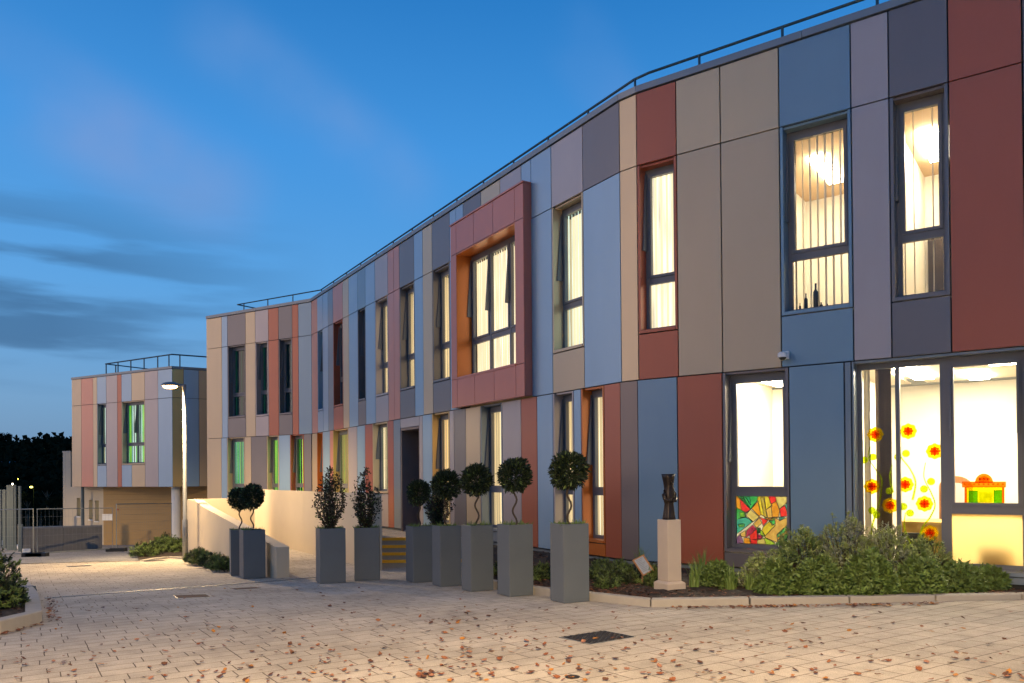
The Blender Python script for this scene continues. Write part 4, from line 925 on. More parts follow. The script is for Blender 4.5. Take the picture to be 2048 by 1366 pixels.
def photinia(seed, H=1.02, wd=.29):
    o = empty('photinia_shrub', (0, 0, 0)); r = random.Random(seed); st = MB(); lv = MB()
    prof = lambda t: wd*(math.sin(math.pi*min(.99, .18+.76*t))**.75)*(1-.25*t)
    holes = [(Vector((r.uniform(-wd, wd), r.uniform(-wd, wd), r.uniform(.1, 1)*H)), r.uniform(.04, .09)) for _ in range(16)]
    for k in range(34):
        a = r.uniform(0, 6.28); f = math.sqrt(r.random()); h = H*(r.uniform(.5, .98) if k > 4 else r.uniform(.98, 1.08)); f = f if k > 4 else f*.4; P = []
        for j in range(9):
            t = j/8; rr_ = prof(t*h/H)*f*min(1, .25+t*1.4); P.append(Vector((math.cos(a+t*.4)*rr_, math.sin(a+t*.4)*rr_, h*t)))
        st.tube(P, [.006*(1-.7*j/8) for j in range(9)], 'bark', 4, False)
        for _ in range(72):
            t = r.uniform(.03, 1); j = min(7, int(t*8)); q_ = rv_(r); p = P[j].lerp(P[j+1], t*8-j)+Vector((q_.x, q_.y, q_.z*.5))*r.uniform(0, .075)*(1 if t < .9 else .3)
            if any((p-c).length < q2 for c, q2 in holes): continue
            d = (rv_(r)+Vector((math.cos(a)*.5, math.sin(a)*.5, .55))).normalized()
            leafq(lv, p, d, rv_(r), r.uniform(.038, .062), r.uniform(.009, .014), 'leaf_photinia' if r.random() < .84 else ('leaf_red' if r.random() < .4 else 'leaf_green'))
    st.build('stem', o); lv.build('crown', o); return o
def planter(a, b, H, seed):
    o = empty('planter', (0, 0, 0)); mb = MB(); t = .022
    mb.hexa([(0, 0, 0), (a, 0, 0), (a, b, 0), (0, b, 0), (0, 0, .02), (a, 0, .02), (a, b, .02), (0, b, .02)], 'planter')
    mb.box(0, a, 0, t, .02, H, 'planter'); mb.box(0, a, b-t, b, .02, H, 'planter'); mb.box(0, t, t, b-t, .02, H, 'planter'); mb.box(a-t, a, t, b-t, .02, H, 'planter')
    mb.build('box', o, bevel=.004)
    s2 = MB(); s2.box(t, a-t, t, b-t, H-.10, H-.03, 'soil'); s2.build('soil', o)
    g = MB(); r = random.Random(seed)
    for _ in range(90):
        x, y = r.uniform(.03, a-.03), r.uniform(.03, b-.03)
        if r.random() < .6: x = r.choice([.05, a-.05])+r.uniform(-.04, .04)
        d = (rv_(r)*.8+Vector((0, 0, 1))).normalized(); leafq(g, Vector((x, y, H-.03)), d, rv_(r), r.uniform(.05, .11), r.uniform(.004, .007), 'leaf_grass' if r.random() < .5 else 'leaf_green')
    g.build('underplanting', o); return o
H_ = .9
PLT = [  # px of front corner, base y, front a, side b, angle, plant, planter label, plant label
 (1128.3, 1207.2, .345, .30, 28, 'bay', 'nearest and largest looking grey planter in front of the kerb', 'nearest ball topped bay tree with corkscrew stem'),
 (1019.8, 1194, .34, .34, 28, 'bay', 'second nearest grey planter, just left of the nearest one', 'ball topped bay tree second from the right in the row'),
 (942.6, 1184, .34, .32, 28, 'bay', 'third grey planter from the right in the staggered row', 'ball topped bay tree third from the right in the row'),
 (881, 1174, .34, .32, 28, 'bay', 'fourth grey planter from the right, in front of a leafy shrub', 'ball topped bay tree just right of the leafy shrub behind'),
 (826.8, 1166, .34, .34, 28, 'bay2', 'fifth grey planter from the right, just right of the yellow steps', 'ball topped bay tree with straight stem in front of the dark doorway'),
 (709, 1162, .42, .36, 8, 'pho', 'grey planter just left of the yellow edged steps', 'tall loose leafy shrub in the planter left of the steps'),
 (640.5, 1168, .42, .40, 24, 'pho', 'grey planter standing alone in front of the cream parapet wall', 'tall loose leafy shrub in front of the cream parapet wall'),
 (487, 1158.5, .40, .38, 30, 'bay', 'right planter of the close pair beside the ramp wall end', 'right hand ball topped bay tree of the touching pair by the ramp'),
 (462, 1152, .40, .38, 24, 'bay', 'left planter of the close pair, mostly hidden by its neighbour', 'left hand ball topped bay tree of the touching pair by the ramp'),
 (862, 1157, .36, .34, 20, 'pho', 'grey planter hidden behind the fourth and fifth planters', 'loose leafy shrub showing between two bay trees right of the doorway')]
bay0 = None
pl_proto = {}
for i, (px, py, a, b, ang, kind, pl, tl) in enumerate(PLT):
    g = gp(px, py); o = planter(a, b, H_, 11+i); o.location = (g.x, g.y, g.z+CZ); o.rotation_euler = (0, 0, rad(ang)); tag(o, pl, 'planter', 'tall square grey planters')
    ctr = Matrix.Rotation(rad(ang), 2) @ Vector((a/2, b/2))
    if kind == 'pho': t = photinia(31+i, 1.03 if i != 9 else .92); cat, gr = 'shrub', 'loose shrubs in tall planters'
    else: t = bay_tree(51+i*3); cat, gr = 'tree', 'bay trees in tall planters'
    t.location = (g.x+ctr.x, g.y+ctr.y, g.z+CZ+H_-.04); t.rotation_euler = (0, 0, i*1.1); tag(t, tl, cat, gr)
    if kind == 'bay2': t.scale = (.86, .86, .90)

# shrubs of the right-hand bed: many stems carrying whorls of narrow leaves
def bushy(seed, rx, ry, h, mats, dens=1., leaf=(.032, .062), lw=(.006, .011)):
    o = empty('garden_shrub', (0, 0, 0)); r = random.Random(seed); lv = MB(); st = MB(); n = int(330*dens)
    for k in range(n):
        a = r.uniform(0, 6.28); el = r.uniform(.05, 1.0); rr = math.sqrt(max(0, 1-el*el))
        k2 = r.uniform(.86, 1.06) if r.random() < .8 else r.uniform(.5, .85)
        tip = Vector((math.cos(a)*rr*rx*k2, math.sin(a)*rr*ry*k2, h*(el*.95+.05)*k2*(1+.12*math.sin(a*3+seed))))
        if k % 3 == 0: st.tube([Vector((tip.x*.12, tip.y*.12, -.02)), Vector((tip.x*.6, tip.y*.6, tip.z*.55)), tip], [.006, .004, .002], 'bark', 4, False)
        ax = (Vector((tip.x*.8, tip.y*.8, h*.5)).normalized()+rv_(r)*.25).normalized(); mt_ = mats[0] if r.random() < .6 else mats[1]
        for j in range(15):
            d = (ax*r.uniform(.2, 1.1)+rv_(r)).normalized(); base = tip-ax*r.uniform(0, .06)
            leafq(lv, base, d, ax, r.uniform(*leaf), r.uniform(*lw), mt_)
    st.build('stem', o); lv.build('foliage', o); return o
SH = [  # px, base y, top y, half width px, label, mats
 (1600, 1168, 1062, 62, 'tall feathery shrub right of the coloured glass window', 0), (1690, 1172, 1040, 66, 'tallest feathery shrub, below the blue wall panel', 1), (1775, 1172, 1055, 56, 'tall shrub in front of the flower stickers', 1),
 (1850, 1172, 1082, 60, 'shrub overlapping the left edge of the frosted glass panel', 0), (1525, 1176, 1110, 46, 'medium shrub below the sill of the coloured glass window', 1), (1640, 1190, 1122, 50, 'low bright green shrub at the kerb below the tall shrubs', 2),
 (1740, 1190, 1108, 52, 'low rounded green shrub at the kerb, middle of the bed', 2), (1842, 1188, 1118, 48, 'low green shrub at the kerb below the theatre sticker', 2), (1920, 1184, 1128, 46, 'low green shrub in front of the frosted glass panel', 2), (1978, 1180, 1138, 34, 'smallest green shrub near the right end of the bed', 2),
 (2046, 1178, 1146, 22, 'green shrub cut by the right picture edge', 2), (1556, 1188, 1128, 42, 'green shrub at the kerb left of the tall shrubs', 2), (1438, 1174, 1128, 34, 'small flowering green shrub right of the stone pedestal', 2)]
MS = [('leaf_olive', 'leaf_green'), ('leaf_olive', 'leaf_sage'), ('leaf_green', 'leaf_grass')]
for i, (px, py, ty, hw, lab, k) in enumerate(SH):
    p = bp_(px, py); sc = F/p.y; h = (py-ty)/sc; wv_ = hw/sc
    o = bushy(100+i, wv_, wv_*.8, h, MS[k], dens=(.9+2.0*wv_)*(.8 if k == 2 else 1), leaf=(.045, .085) if k == 2 else (.032, .06), lw=(.010, .016) if k == 2 else (.005, .009)); o.location = p; tag(o, lab, 'shrub', 'shrubs in the right hand bed')
def grass_clump(seed, h, n=60, w=.006, spread=.5, mat='leaf_grass', name='iris_clump'):
    mb = MB(); r = random.Random(seed); k = mb.mat(mat)
    for _ in range(n):
        a = r.uniform(0, 6.28); l = h*r.uniform(.55, 1.1); sp_ = r.uniform(.05, spread)*l; b = Vector((r.uniform(-.05, .05), r.uniform(-.05, .05), -.01)); P = [b+Vector((math.cos(a)*sp_*t*t, math.sin(a)*sp_*t*t, l*(t-.18*t*t*sp_/l*2))) for t in (0, .35, .7, 1)]
        sd = Vector((-math.sin(a), math.cos(a), 0)); i = len(mb.v)
        for j, p in enumerate(P): q_ = sd*w*(1, 1, .7, .05)[j]; mb.v += [tuple(p-q_), tuple(p+q_)]
        for j in range(3): mb.f.append((i+2*j, i+2*j+1, i+2*j+3, i+2*j+2)); mb.mi.append(k)
    return mb.build(name)
for i, (px, py, h, lab) in enumerate([(1388, 1176, .42, 'iris clump right beside the stone pedestal'), (1462, 1180, .34, 'iris clump between the pedestal and the coloured glass window'), (1500, 1182, .26, 'low arching iris clump near the kerb below the coloured glass'), (1404, 1150, .42, 'dark iris clump against the red panel right of the pedestal'), (1283, 1142, .40, 'dark iris clump against the blue panel behind the small sign')]):
    o = grass_clump(200+i, h, 46); o.location = bp_(px, py); tag(o, lab, 'plant', 'iris clumps')
lows = [(1005, 1150), (1040, 1152), (1070, 1162), (1086, 1158), (1195, 1158), (1222, 1164), (1247, 1160), (1268, 1166), (1205, 1145), (1240, 1148), (1300, 1160), (1312, 1172), (1215, 1175)]
lab_l = ['low plant at the left end of the right hand bed', 'low plant in the gap left of the second nearest planter', 'low plant seen just right of the second nearest planter', 'low pale flowered plant in the gap left of the nearest planter', 'low dark plant just right of the nearest planter', 'low dark plant below the orange window reveal', 'low dark plant left of the small tilted sign', 'low dark plant directly under the small tilted sign', 'low plant against the wall right of the nearest planter', 'low plant against the wall under the brown panel', 'low plant left of the stone pedestal', 'low plant at the foot of the stone pedestal', 'low front plant at the kerb right of the nearest planter']
for i, ((px, py), lab) in enumerate(zip(lows, lab_l)):
    o = bushy(300+i, .17, .15, .20, ('leaf_green', 'leaf_dark'), dens=.35, leaf=(.04, .07), lw=(.004, .007)); o.location = bp_(px, py); tag(o, lab, 'plant', 'low plants along the wall')
o = bushy(340, .42, .42, .62, ('leaf_green', 'leaf_dark'), dens=1.2); g = gp(-30, 1232); o.location = (g.x, g.y, g.z+CZ+.1); tag(o, 'dark round shrub cut by the left picture edge', 'shrub')
o = bushy(341, .22, .22, .30, ('leaf_green', 'leaf_dark'), dens=.5); g = gp(12, 1228); o.location = (g.x, g.y, g.z+CZ+.1); tag(o, 'small pale green plant in the left kerbed island', 'plant')
lav = [(285, 1116, .34), (300, 1114, .38), (318, 1108, .45), (338, 1108, .5), (357, 1108, .42), (390, 1112, .42), (405, 1113, .5), (420, 1116, .45), (436, 1119, .4), (448, 1124, .34), (330, 1101, .5), (398, 1106, .5)]
for i, (px, py, h) in enumerate(lav):
    g = gp(px, py)
    if px > 376:
        for k_ in range(400):
            v_ = ow0+(ow1-ow0)*(k_/400)-ud*.38
            if project(v_.x, v_.y, -2)[0] <= px: break
        g = Vector((v_.x, v_.y, -drop(v_.x, v_.y)))
    o = bushy(400+i, .36 if px < 376 else .26, .32 if px < 376 else .2, h if px < 376 else h*.62, ('leaf_green', 'leaf_dark'), dens=.5, leaf=(.06, .10), lw=(.006, .010)); o.location = (g.x, g.y, g.z+CZ+.06)
    tag(o, ['leftmost low plant in the street lamp bed', 'second low plant from the left in the street lamp bed', 'third low plant from the left in the street lamp bed', 'low plant in front, left of the street lamp pole', 'low plant touching the left side of the street lamp pole', 'low plant just right of the street lamp pole', 'taller plant against the ramp wall right of the lamp', 'fourth low plant from the right in the lamp bed', 'third low plant from the right in the lamp bed', 'low plant next to last before the pair of planters', 'low plant at the back of the bed left of the lamp', 'low plant at the back of the bed right of the lamp'][i], 'plant', 'low plants around the street lamp')

# ================================================================== SCULPTURE, PEDESTAL, SIGN
pd = bp_(1350, 1181); pz = pd.z-.02; phi = rad(27)
pe = empty('pedestal', (pd.x, pd.y, pz), 'square pale stone pedestal carrying the dark carved figure', 'pedestal', rz=phi)
a = .10; ph = .86
mb = MB(); mb.box(-a, a, -a+.1, a+.1, .13, ph, 'stone'); mb.build('shaft', pe, bevel=.006)
mb = MB(); mb.box(-a-.035, a+.035, -a+.1-.035, a+.1+.035, -.08, .105, 'stone'); mb.hexa([(-a-.035, -a+.065, .105), (a+.035, -a+.065, .105), (a+.035, a+.135, .105), (-a-.035, a+.135, .105), (-a, -a+.1, .13), (a, -a+.1, .13), (a, a+.1, .13), (-a, a+.1, .13)], 'stone'); mb.build('foot', pe, bevel=.006)
scp = empty('sculpture', (pd.x, pd.y, pz+ph), 'dark bronze carved figure with a tall flared head and folded arms', 'sculpture', rz=phi)
def loft(mb, secs, mat, n=20, e=3.):
    i0 = len(mb.v); k = mb.mat(mat)
    for (x, y, z, rx, ry) in secs:
        for j in range(n):
            t = 2*math.pi*j/n; cc_, ss_ = math.cos(t), math.sin(t); f = (abs(cc_)**e+abs(ss_)**e)**(-1/e); mb.v.append((x+rx*cc_*f, y+ry*ss_*f, z))
    for s2 in range(len(secs)-1):
        for j in range(n): mb.f.append((i0+s2*n+j, i0+s2*n+(j+1) % n, i0+(s2+1)*n+(j+1) % n, i0+(s2+1)*n+j)); mb.mi.append(k)
    mb.f.append(tuple(i0+j for j in range(n-1, -1, -1))); mb.mi.append(k); e_ = i0+(len(secs)-1)*n; mb.f.append(tuple(e_+j for j in range(n))); mb.mi.append(k)
fg = MB()
loft(fg, [(0, .1, 0, .070, .062), (0, .1, .03, .066, .058), (.002, .1, .12, .054, .048), (.003, .1, .19, .047, .042), (.003, .1, .215, .055, .046), (.003, .1, .28, .060, .052), (.004, .1, .335, .058, .05), (.004, .1, .37, .050, .047), (0, .1, .40, .048, .048), (-.002, .1, .45, .053, .053), (-.004, .1, .50, .061, .060), (-.006, .1, .548, .069, .066)], 'bronze', 24, 4.5)
for sx_ in (-1, 1):       # upper arm down, forearm folded across
    fg.tube([(sx_*.058, .10, .345), (sx_*.083, .09, .30), (sx_*.085, .075, .255), (sx_*.055, .045, .225), (sx_*.01, .035, .235)], [.020, .025, .024, .020, .016], 'bronze', 10)
fg.tube([(.0, .042, .455), (.0, .035, .43), (.0, .048, .42)], [.006, .012, .006], 'bronze', 6)
fo = fg.build('figure', scp, smooth=True); 
sg_ = bp_(1287, 1172); zz_ = sg_.z
sgn = empty('information_sign', (sg_.x, sg_.y, zz_), 'small tilted text board in a wooden frame beside the pedestal', 'sign', rz=rad(20))
tilt = Matrix.Rotation(rad(-22), 4, 'Y') @ Matrix.Rotation(rad(-32), 4, 'X')
def tb(mb, x0, x1, y0, y1, z0, z1, mat):
    P = [Vector(p) for p in ((x0, y0, z0), (x1, y0, z0), (x1, y1, z0), (x0, y1, z0), (x0, y0, z1), (x1, y0, z1), (x1, y1, z1), (x0, y1, z1))]
    mb.hexa([tilt@p+Vector((0, 0, .26)) for p in P], mat)
mb = MB(); tb(mb, -.085, .085, 0, .016, -.12, .12, 'wood'); mb.build('backing', sgn)
mb = MB(); tb(mb, -.068, .060, -.005, 0, -.104, .104, 'paper'); pnl = mb.build('panel', sgn)
mb = MB()
for i in range(9): tb(mb, -.055, .045-.02*((i*7) % 3), -.0062, -.005, .085-.02*i, .090-.02*i, 'frame')
mb.build('text_lines', pnl)
mb = MB(); mb.tube([(.0, .02, -.05), (.0, .03, .22)], .012, 'wood', 6); mb.build('post', sgn)

# ================================================================== STREET FURNITURE
def street_lamp(base, H, side, label, energy, spread=160):
    o = empty('street_lamp', base, label, 'street lamp', 'column street lamps')
    mb = MB(); mb.tube([(0, 0, -.1), (0, 0, 1.0), (0, 0, 1.02), (0, 0, H-.02)], [.072, .070, .055, .045], 'steel_galv', 14); mb.build('pole', o, smooth=True)
    mb = MB(); mb.tube([(0, 0, H-.10), (0, 0, H+.02)], .052, 'frame', 12); mb.tube([(.03*-side, 0, H), (side*.10, 0, H+.0), (side*.22, 0, H+.01)], [.04, .04, .035], 'frame', 10); mb.build('bracket', o)
    hd_ = MB(); n = 20; k = hd_.mat('frame'); secs = [(-.02, 1.0), (.02, 1.02), (.055, .86), (.08, .55), (.09, .15)]
    for dz, f in secs:
        for j in range(n):
            t = 2*math.pi*j/n; hd_.v.append((side*.38+.235*f*math.cos(t), .135*f*math.sin(t), H+.01+dz))
    for s2 in range(len(secs)-1):
        for j in range(n): hd_.f.append((s2*n+j, s2*n+(j+1) % n, (s2+1)*n+(j+1) % n, (s2+1)*n+j)); hd_.mi.append(k)
    hd_.f.append(tuple((len(secs)-1)*n+j for j in range(n))); hd_.mi.append(k)
    ho = hd_.build('lamp_head', o, smooth=True)
    ln = MB(); loft(ln, [(side*.38, 0, H-.075, .10, .06), (side*.38, 0, H-.05, .17, .095), (side*.38, 0, H-.004, .205, .115)], 'lamp_lens', 20, 2.); ln.build('lens', ho, smooth=True)
    ld = bpy.data.lights.new('lamp_light', 'SPOT'); ld.energy = energy; ld.color = (1, .69, .35); ld.spot_size = rad(spread); ld.spot_blend = .45; ld.shadow_soft_size = .12
    lo_ = bpy.data.objects.new('lamp_light', ld); COL.objects.link(lo_); lo_.parent = ho; lo_.location = (side*.38, 0, H-.12)
    return o
Yl = 21.1; g = ray(370.5, 1110)*(Yl/ray(370.5, 1110).y); g.z = -drop(g.x, g.y)+.08; Hs = (project(g.x, g.y, g.z)[1]-771)/F*g.y
street_lamp((g.x, g.y, g.z+CZ), Hs, -1, 'lit street lamp on a grey column standing in the low planting by the undercroft', 3000, 170)
street_lamp((-24.5, 26, CZ-drop(-20, 26)), 5.2, 1, 'street lamp out of view to the left, lighting the garden wing', 4000)
street_lamp((.5, -.9, CZ-drop(.5, -.9)), 4.7, -1, 'street lamp standing behind the photographer, lighting the near paving', 9000)

def cover(name, cs, mat, label, cat, raised=.006, frame=True, ridges=0, group=None):
    # cs: 4 ground points
    mb = MB(); c = sum((Vector(p) for p in cs), Vector((0, 0, 0)))/4
    q4 = [Vector((p[0], p[1], CZ-drop(p[0], p[1]))) for p in cs]; cz_ = sum((p for p in q4), Vector())/4
    o = empty(name, tuple(cz_), label, cat, group)
    def slab(f0, f1, z0, z1, mt_):
        mb.hexa([tuple((p-cz_)*f0+Vector((0, 0, z0))) for p in q4]+[tuple((p-cz_)*f1+Vector((0, 0, z1))) for p in q4], mt_)
    slab(1.0, 1.0, -.03, raised*.6, 'steel_galv' if frame else mat); mb.build('frame', o)
    mb = MB(); slab(.94, .94, -.02, raised, mat)
    u = (q4[1]-q4[0]); v = (q4[3]-q4[0]); r = random.Random(2)
    if ridges:
        for i in range(ridges):
            for j in range(ridges):
                if (i+j) % 2: continue
                p = (q4[0]-cz_)*.9+u*.9*((i+.5)/ridges)+v*.9*((j+.5)/ridges); e1, e2 = u*.9/ridges*.36, v*.9/ridges*.36
                mb.hexa([tuple(p-e1-e2+Vector((0, 0, raised-.001))), tuple(p+e1-e2+Vector((0, 0, raised-.001))), tuple(p+e1+e2+Vector((0, 0, raised-.001))), tuple(p-e1+e2+Vector((0, 0, raised-.001))), tuple(p-e1*.7-e2*.7+Vector((0, 0, raised+.005))), tuple(p+e1*.7-e2*.7+Vector((0, 0, raised+.005))), tuple(p+e1*.7+e2*.7+Vector((0, 0, raised+.005))), tuple(p-e1*.7+e2*.7+Vector((0, 0, raised+.005)))], mat)
    mb.build('lid', o); return o
cover('manhole_cover', [gp(1117.6, 1274.7), gp(1180.6, 1289.3), gp(1272.2, 1274), gp(1208.4, 1261.5)], 'iron', 'large square dark iron manhole cover with leaves on it in the foreground paving', 'manhole cover', ridges=14)
for cs, lab in (([(345, 1191.5), (355, 1196.5), (423, 1194), (413, 1189)], 'long gully cover filled with brown grit in the middle of the left paving'), ([(458, 1177.5), (470, 1179.5), (524, 1176.5), (512, 1174.5)], 'gully cover near the pair of planters'),
                ([(131, 1132.6), (137, 1134.0), (186, 1132), (180, 1130.6)], 'dark gully grate, nearer of the two at the far left'), ([(126, 1123), (129, 1124.2), (162, 1123.7), (159, 1122.5)], 'dark gully grate, farther of the two at the far left'), ([(284, 1122.2), (292, 1123.6), (332, 1121.8), (324, 1120.6)], 'dark gully grate at the end of the lamp bed kerb')):
    cover('gully_cover', [gp(*p) for p in cs], 'mulch_chip' if 'grit' in lab or 'pair' in lab else 'iron', lab, 'drain cover', frame=True, group='gully covers in the paving')
g = gp(1145, 1354.5); o = empty('inspection_cover', (g.x, g.y, g.z+CZ), 'small round iron cover at the bottom of the picture', 'drain cover'); mb = MB(); mb.tube([(0, 0, -.02), (0, 0, .006)], .05, 'iron', 20); mb.build('lid', o)
g = gp(42, 1190); cover('gully_cover', [(-0.001+g.x-.18, g.y-.14, 0), (g.x+.16, g.y-.14, 0), (g.x+.16, g.y+.14, 0), (g.x-.18, g.y+.14, 0)], 'steel_galv', 'pale ribbed metal cover set in the left kerbed island', 'drain cover', raised=.13, ridges=6)
# slot drain across the paving
sd_ = MB(); A_, B_, C_ = gp(90, 1197), gp(500, 1166.5), gp(716, 1147); n = 90
for (a, b, k_) in ((A_, B_, 90), (B_, C_, 50)):
    dd_ = Vector((b.x-a.x, b.y-a.y)).normalized(); nn = Vector((-dd_.y, dd_.x))*.03
    for i in range(k_):
        t0, t1 = i/k_, (i+.72)/k_; p, p2 = a.lerp(b, t0), a.lerp(b, t1)
        z0 = CZ-drop(p.x, p.y); z1 = CZ-drop(p2.x, p2.y)
        sd_.hexa([(p.x-nn.x, p.y-nn.y, z0-.02), (p2.x-nn.x, p2.y-nn.y, z1-.02), (p2.x+nn.x, p2.y+nn.y, z1-.02), (p.x+nn.x, p.y+nn.y, z0-.02), (p.x-nn.x, p.y-nn.y, z0+.012), (p2.x-nn.x, p2.y-nn.y, z1+.012), (p2.x+nn.x, p2.y+nn.y, z1+.012), (p.x+nn.x, p.y+nn.y, z0+.012)], 'steel_galv')
tag(sd_.build('slot_drain'), 'thin metal slot drain running across the left paving', 'drain')

# low concrete wall and temporary mesh fencing
def vwall(name, a, b, h, th, mat, label, base=.4):
    mb = MB(); d = Vector((b.x-a.x, b.y-a.y)).normalized(); n = Vector((-d.y, d.x))*th; k_ = 2
    for i in range(k_):
        p, p2 = a.lerp(b, i/k_+.002), a.lerp(b, (i+1)/k_-.002)
        mb.hexa([(p.x, p.y, p.z+CZ-base), (p2.x, p2.y, p2.z+CZ-base), (p2.x+n.x, p2.y+n.y, p2.z+CZ-base), (p.x+n.x, p.y+n.y, p.z+CZ-base), (p.x, p.y, p.z+CZ+h), (p2.x, p2.y, p2.z+CZ+h), (p2.x+n.x, p2.y+n.y, p2.z+CZ+h), (p.x+n.x, p.y+n.y, p.z+CZ+h)], mat)
        q0 = n.normalized()*.03; mb.hexa([(p.x-q0.x, p.y-q0.y, p.z+CZ+h), (p2.x-q0.x, p2.y-q0.y, p2.z+CZ+h), (p2.x+n.x, p2.y+n.y, p2.z+CZ+h), (p.x+n.x, p.y+n.y, p.z+CZ+h), (p.x-q0.x, p.y-q0.y, p.z+CZ+h+.07), (p2.x-q0.x, p2.y-q0.y, p2.z+CZ+h+.07), (p2.x+n.x, p2.y+n.y, p2.z+CZ+h+.07), (p.x+n.x, p.y+n.y, p.z+CZ+h+.07)], 'frame')
    return tag(mb.build(name), label, 'wall')
vwall('retaining_wall', gp(46, 1106.5), gp(205, 1099.5), .84, .2, 'concrete', 'low grey concrete wall with a dark coping beside the undercroft')
def fence_panel(a, b, h, label):
    o = empty('fence_panel', (a.x, a.y, a.z+CZ), label, 'fence', 'temporary mesh fence panels'); A0 = Vector((0, 0, .12)); B0 = Vector((b.x-a.x, b.y-a.y, b.z-a.z+.12))
    mb = MB(); up = Vector((0, 0, h)); mb.tube([A0, A0+up, B0+up, B0, A0], .021, 'steel_galv', 6); mb.build('frame', o)
    mb = MB(); n = max(8, int((B0-A0).length/.12))
    for i in range(1, n): p = A0.lerp(B0, i/n); mb.tube([p, p+up], .0022, 'steel_galv', 3, False)
    for z in (.25, .55, .85, 1.15, 1.4): 
        if z < h: mb.tube([A0+Vector((0, 0, z)), B0+Vector((0, 0, z))], .0025, 'steel_galv', 3, False)
    mb.build('mesh', o)
    mb = MB(); mb.box(-.33, .33, -.11, .11, -.01, .14, 'black'); ft = mb.build('foot', o, bevel=.02)
    return o
F0, F1, F2_ = gp(-70, 1117), gp(67, 1114), gp(225, 1104); F3 = ray(343, 1091)*(30.4/ray(343, 1091).y)
hF = lambda g, top: (g.y*(g_top(g, top)))
def fh(g, ty, px): return (project(g.x, g.y, g.z)[1]-ty)*g.y/F-.12
fence_panel(F1, F0, fh(F1, 1018, 67), 'mesh fence panel running off the left picture edge')
fence_panel(F1+Vector((.12, 0, 0)), F2_, fh(F2_, 1016, 225), 'mesh fence panel in front of the low concrete wall')
fp3 = fence_panel(F2_+Vector((.14, 0, 0)), F3, fh(F3, 1009, 343)+.05, 'mesh fence panel in front of the boarded garage wall')
p = at(215, 1035, -1.35); k = F2_.y-.05; p = p*(k/p.y); mb = MB(); mb.box(p.x-.18, p.x+.17, k-.012, k, p.z+CZ-.10, p.z+CZ+.12, 'white'); tag(mb.build('notice'), 'white notice sheet tied to the mesh fencing', 'notice')
# tall board screen and glazed balustrade far left
bs = empty('board_screen', tuple(gp(41, 1103)+Vector((0, 0, CZ))), 'tall grey vertical board screen at the far left edge', 'screen'); g0 = gp(42, 1104)
for i, (x0, x1, ty) in enumerate([(36.5, 41, 972), (28.5, 31.5, 970), (13, 27, 970), (4.5, 11, 979), (-4, 2, 979), (-16, -6, 980)]):
    Y = g0.y+ (42-x1)*.10; pa, pb_ = ray(x0, 1050), ray(x1, 1050); pa, pb_ = pa*(Y/pa.y), pb_*(Y/pb_.y); zt_ = ray(x0, ty); zt_ = zt_*(Y/zt_.y)
    mb = MB(); mb.box(pa.x, pb_.x, Y, Y+.06, CZ-3.4, zt_.z+CZ, 'green_fence'); mb.build('board', bs, world=True)
bl_ = empty('balustrade', tuple(gp(30, 1100)+Vector((0, 0, CZ))), 'low balustrade of pale posts and glass on a white stepped kerb', 'balustrade')
for i in range(8):
    px = 44-i*6.2; py = 1106-i*3.0; g = gp(px, py); mb = MB(); mb.tube([(g.x, g.y, g.z+CZ), (g.x, g.y, g.z+CZ+1.02)], .035, 'steel_galv' if i % 2 else 'green_fence', 8); mb.build('post', bl_, world=True)
gA, gB = gp(46, 1107), gp(0, 1085); mb = MB(); mb.hexa([(gA.x, gA.y, gA.z+CZ-.1), (gA.x+.2, gA.y+.1, gA.z+CZ-.1), (gB.x+.2, gB.y+.1, gB.z+CZ-.1), (gB.x, gB.y, gB.z+CZ-.1), (gA.x, gA.y, gA.z+CZ+.16), (gA.x+.2, gA.y+.1, gA.z+CZ+.16), (gB.x+.2, gB.y+.1, gB.z+CZ+.16), (gB.x, gB.y, gB.z+CZ+.16)], 'white'); mb.build('base_rail', bl_, world=True)

# ================================================================== FAR TREES, HOUSE, LIGHTS
def far_tree(seed, R, H, trunk):
    r = random.Random(seed); o = empty('far_tree', (0, 0, 0)); mb = MB(); lumps = [(Vector((r.uniform(-.75, .75), r.uniform(-.6, .6), r.uniform(-.35, .75))), r.uniform(.28, .5)) for _ in range(15)]
    for c, q_ in lumps:
        for _ in range(190):
            d = rv_(r); p = Vector(((c.x+d.x*q_*r.uniform(.5, 1.05))*R, (c.y+d.y*q_)*R, trunk+H*.5+(c.z*.6+d.z*q_*r.uniform(.5, 1.05)*.75)*H*.62)); leafq(mb, p, rv_(r), rv_(r), R*r.uniform(.05, .12), R*r.uniform(.02, .04), 'leaf_far')
    mb.build('crown', o); t = MB(); t.tube([(0, 0, -2), (0, 0, trunk), (R*.05, 0, trunk+H*.5)], [R*.09, R*.07, R*.03], 'bark', 7)
    for k in range(5):
        a = k*1.3; t.tube([(0, 0, trunk*.9), (math.cos(a)*R*.4, math.sin(a)*R*.4, trunk+H*.45)], [R*.04, R*.012], 'bark', 5)
    t.build('trunk', o); return o
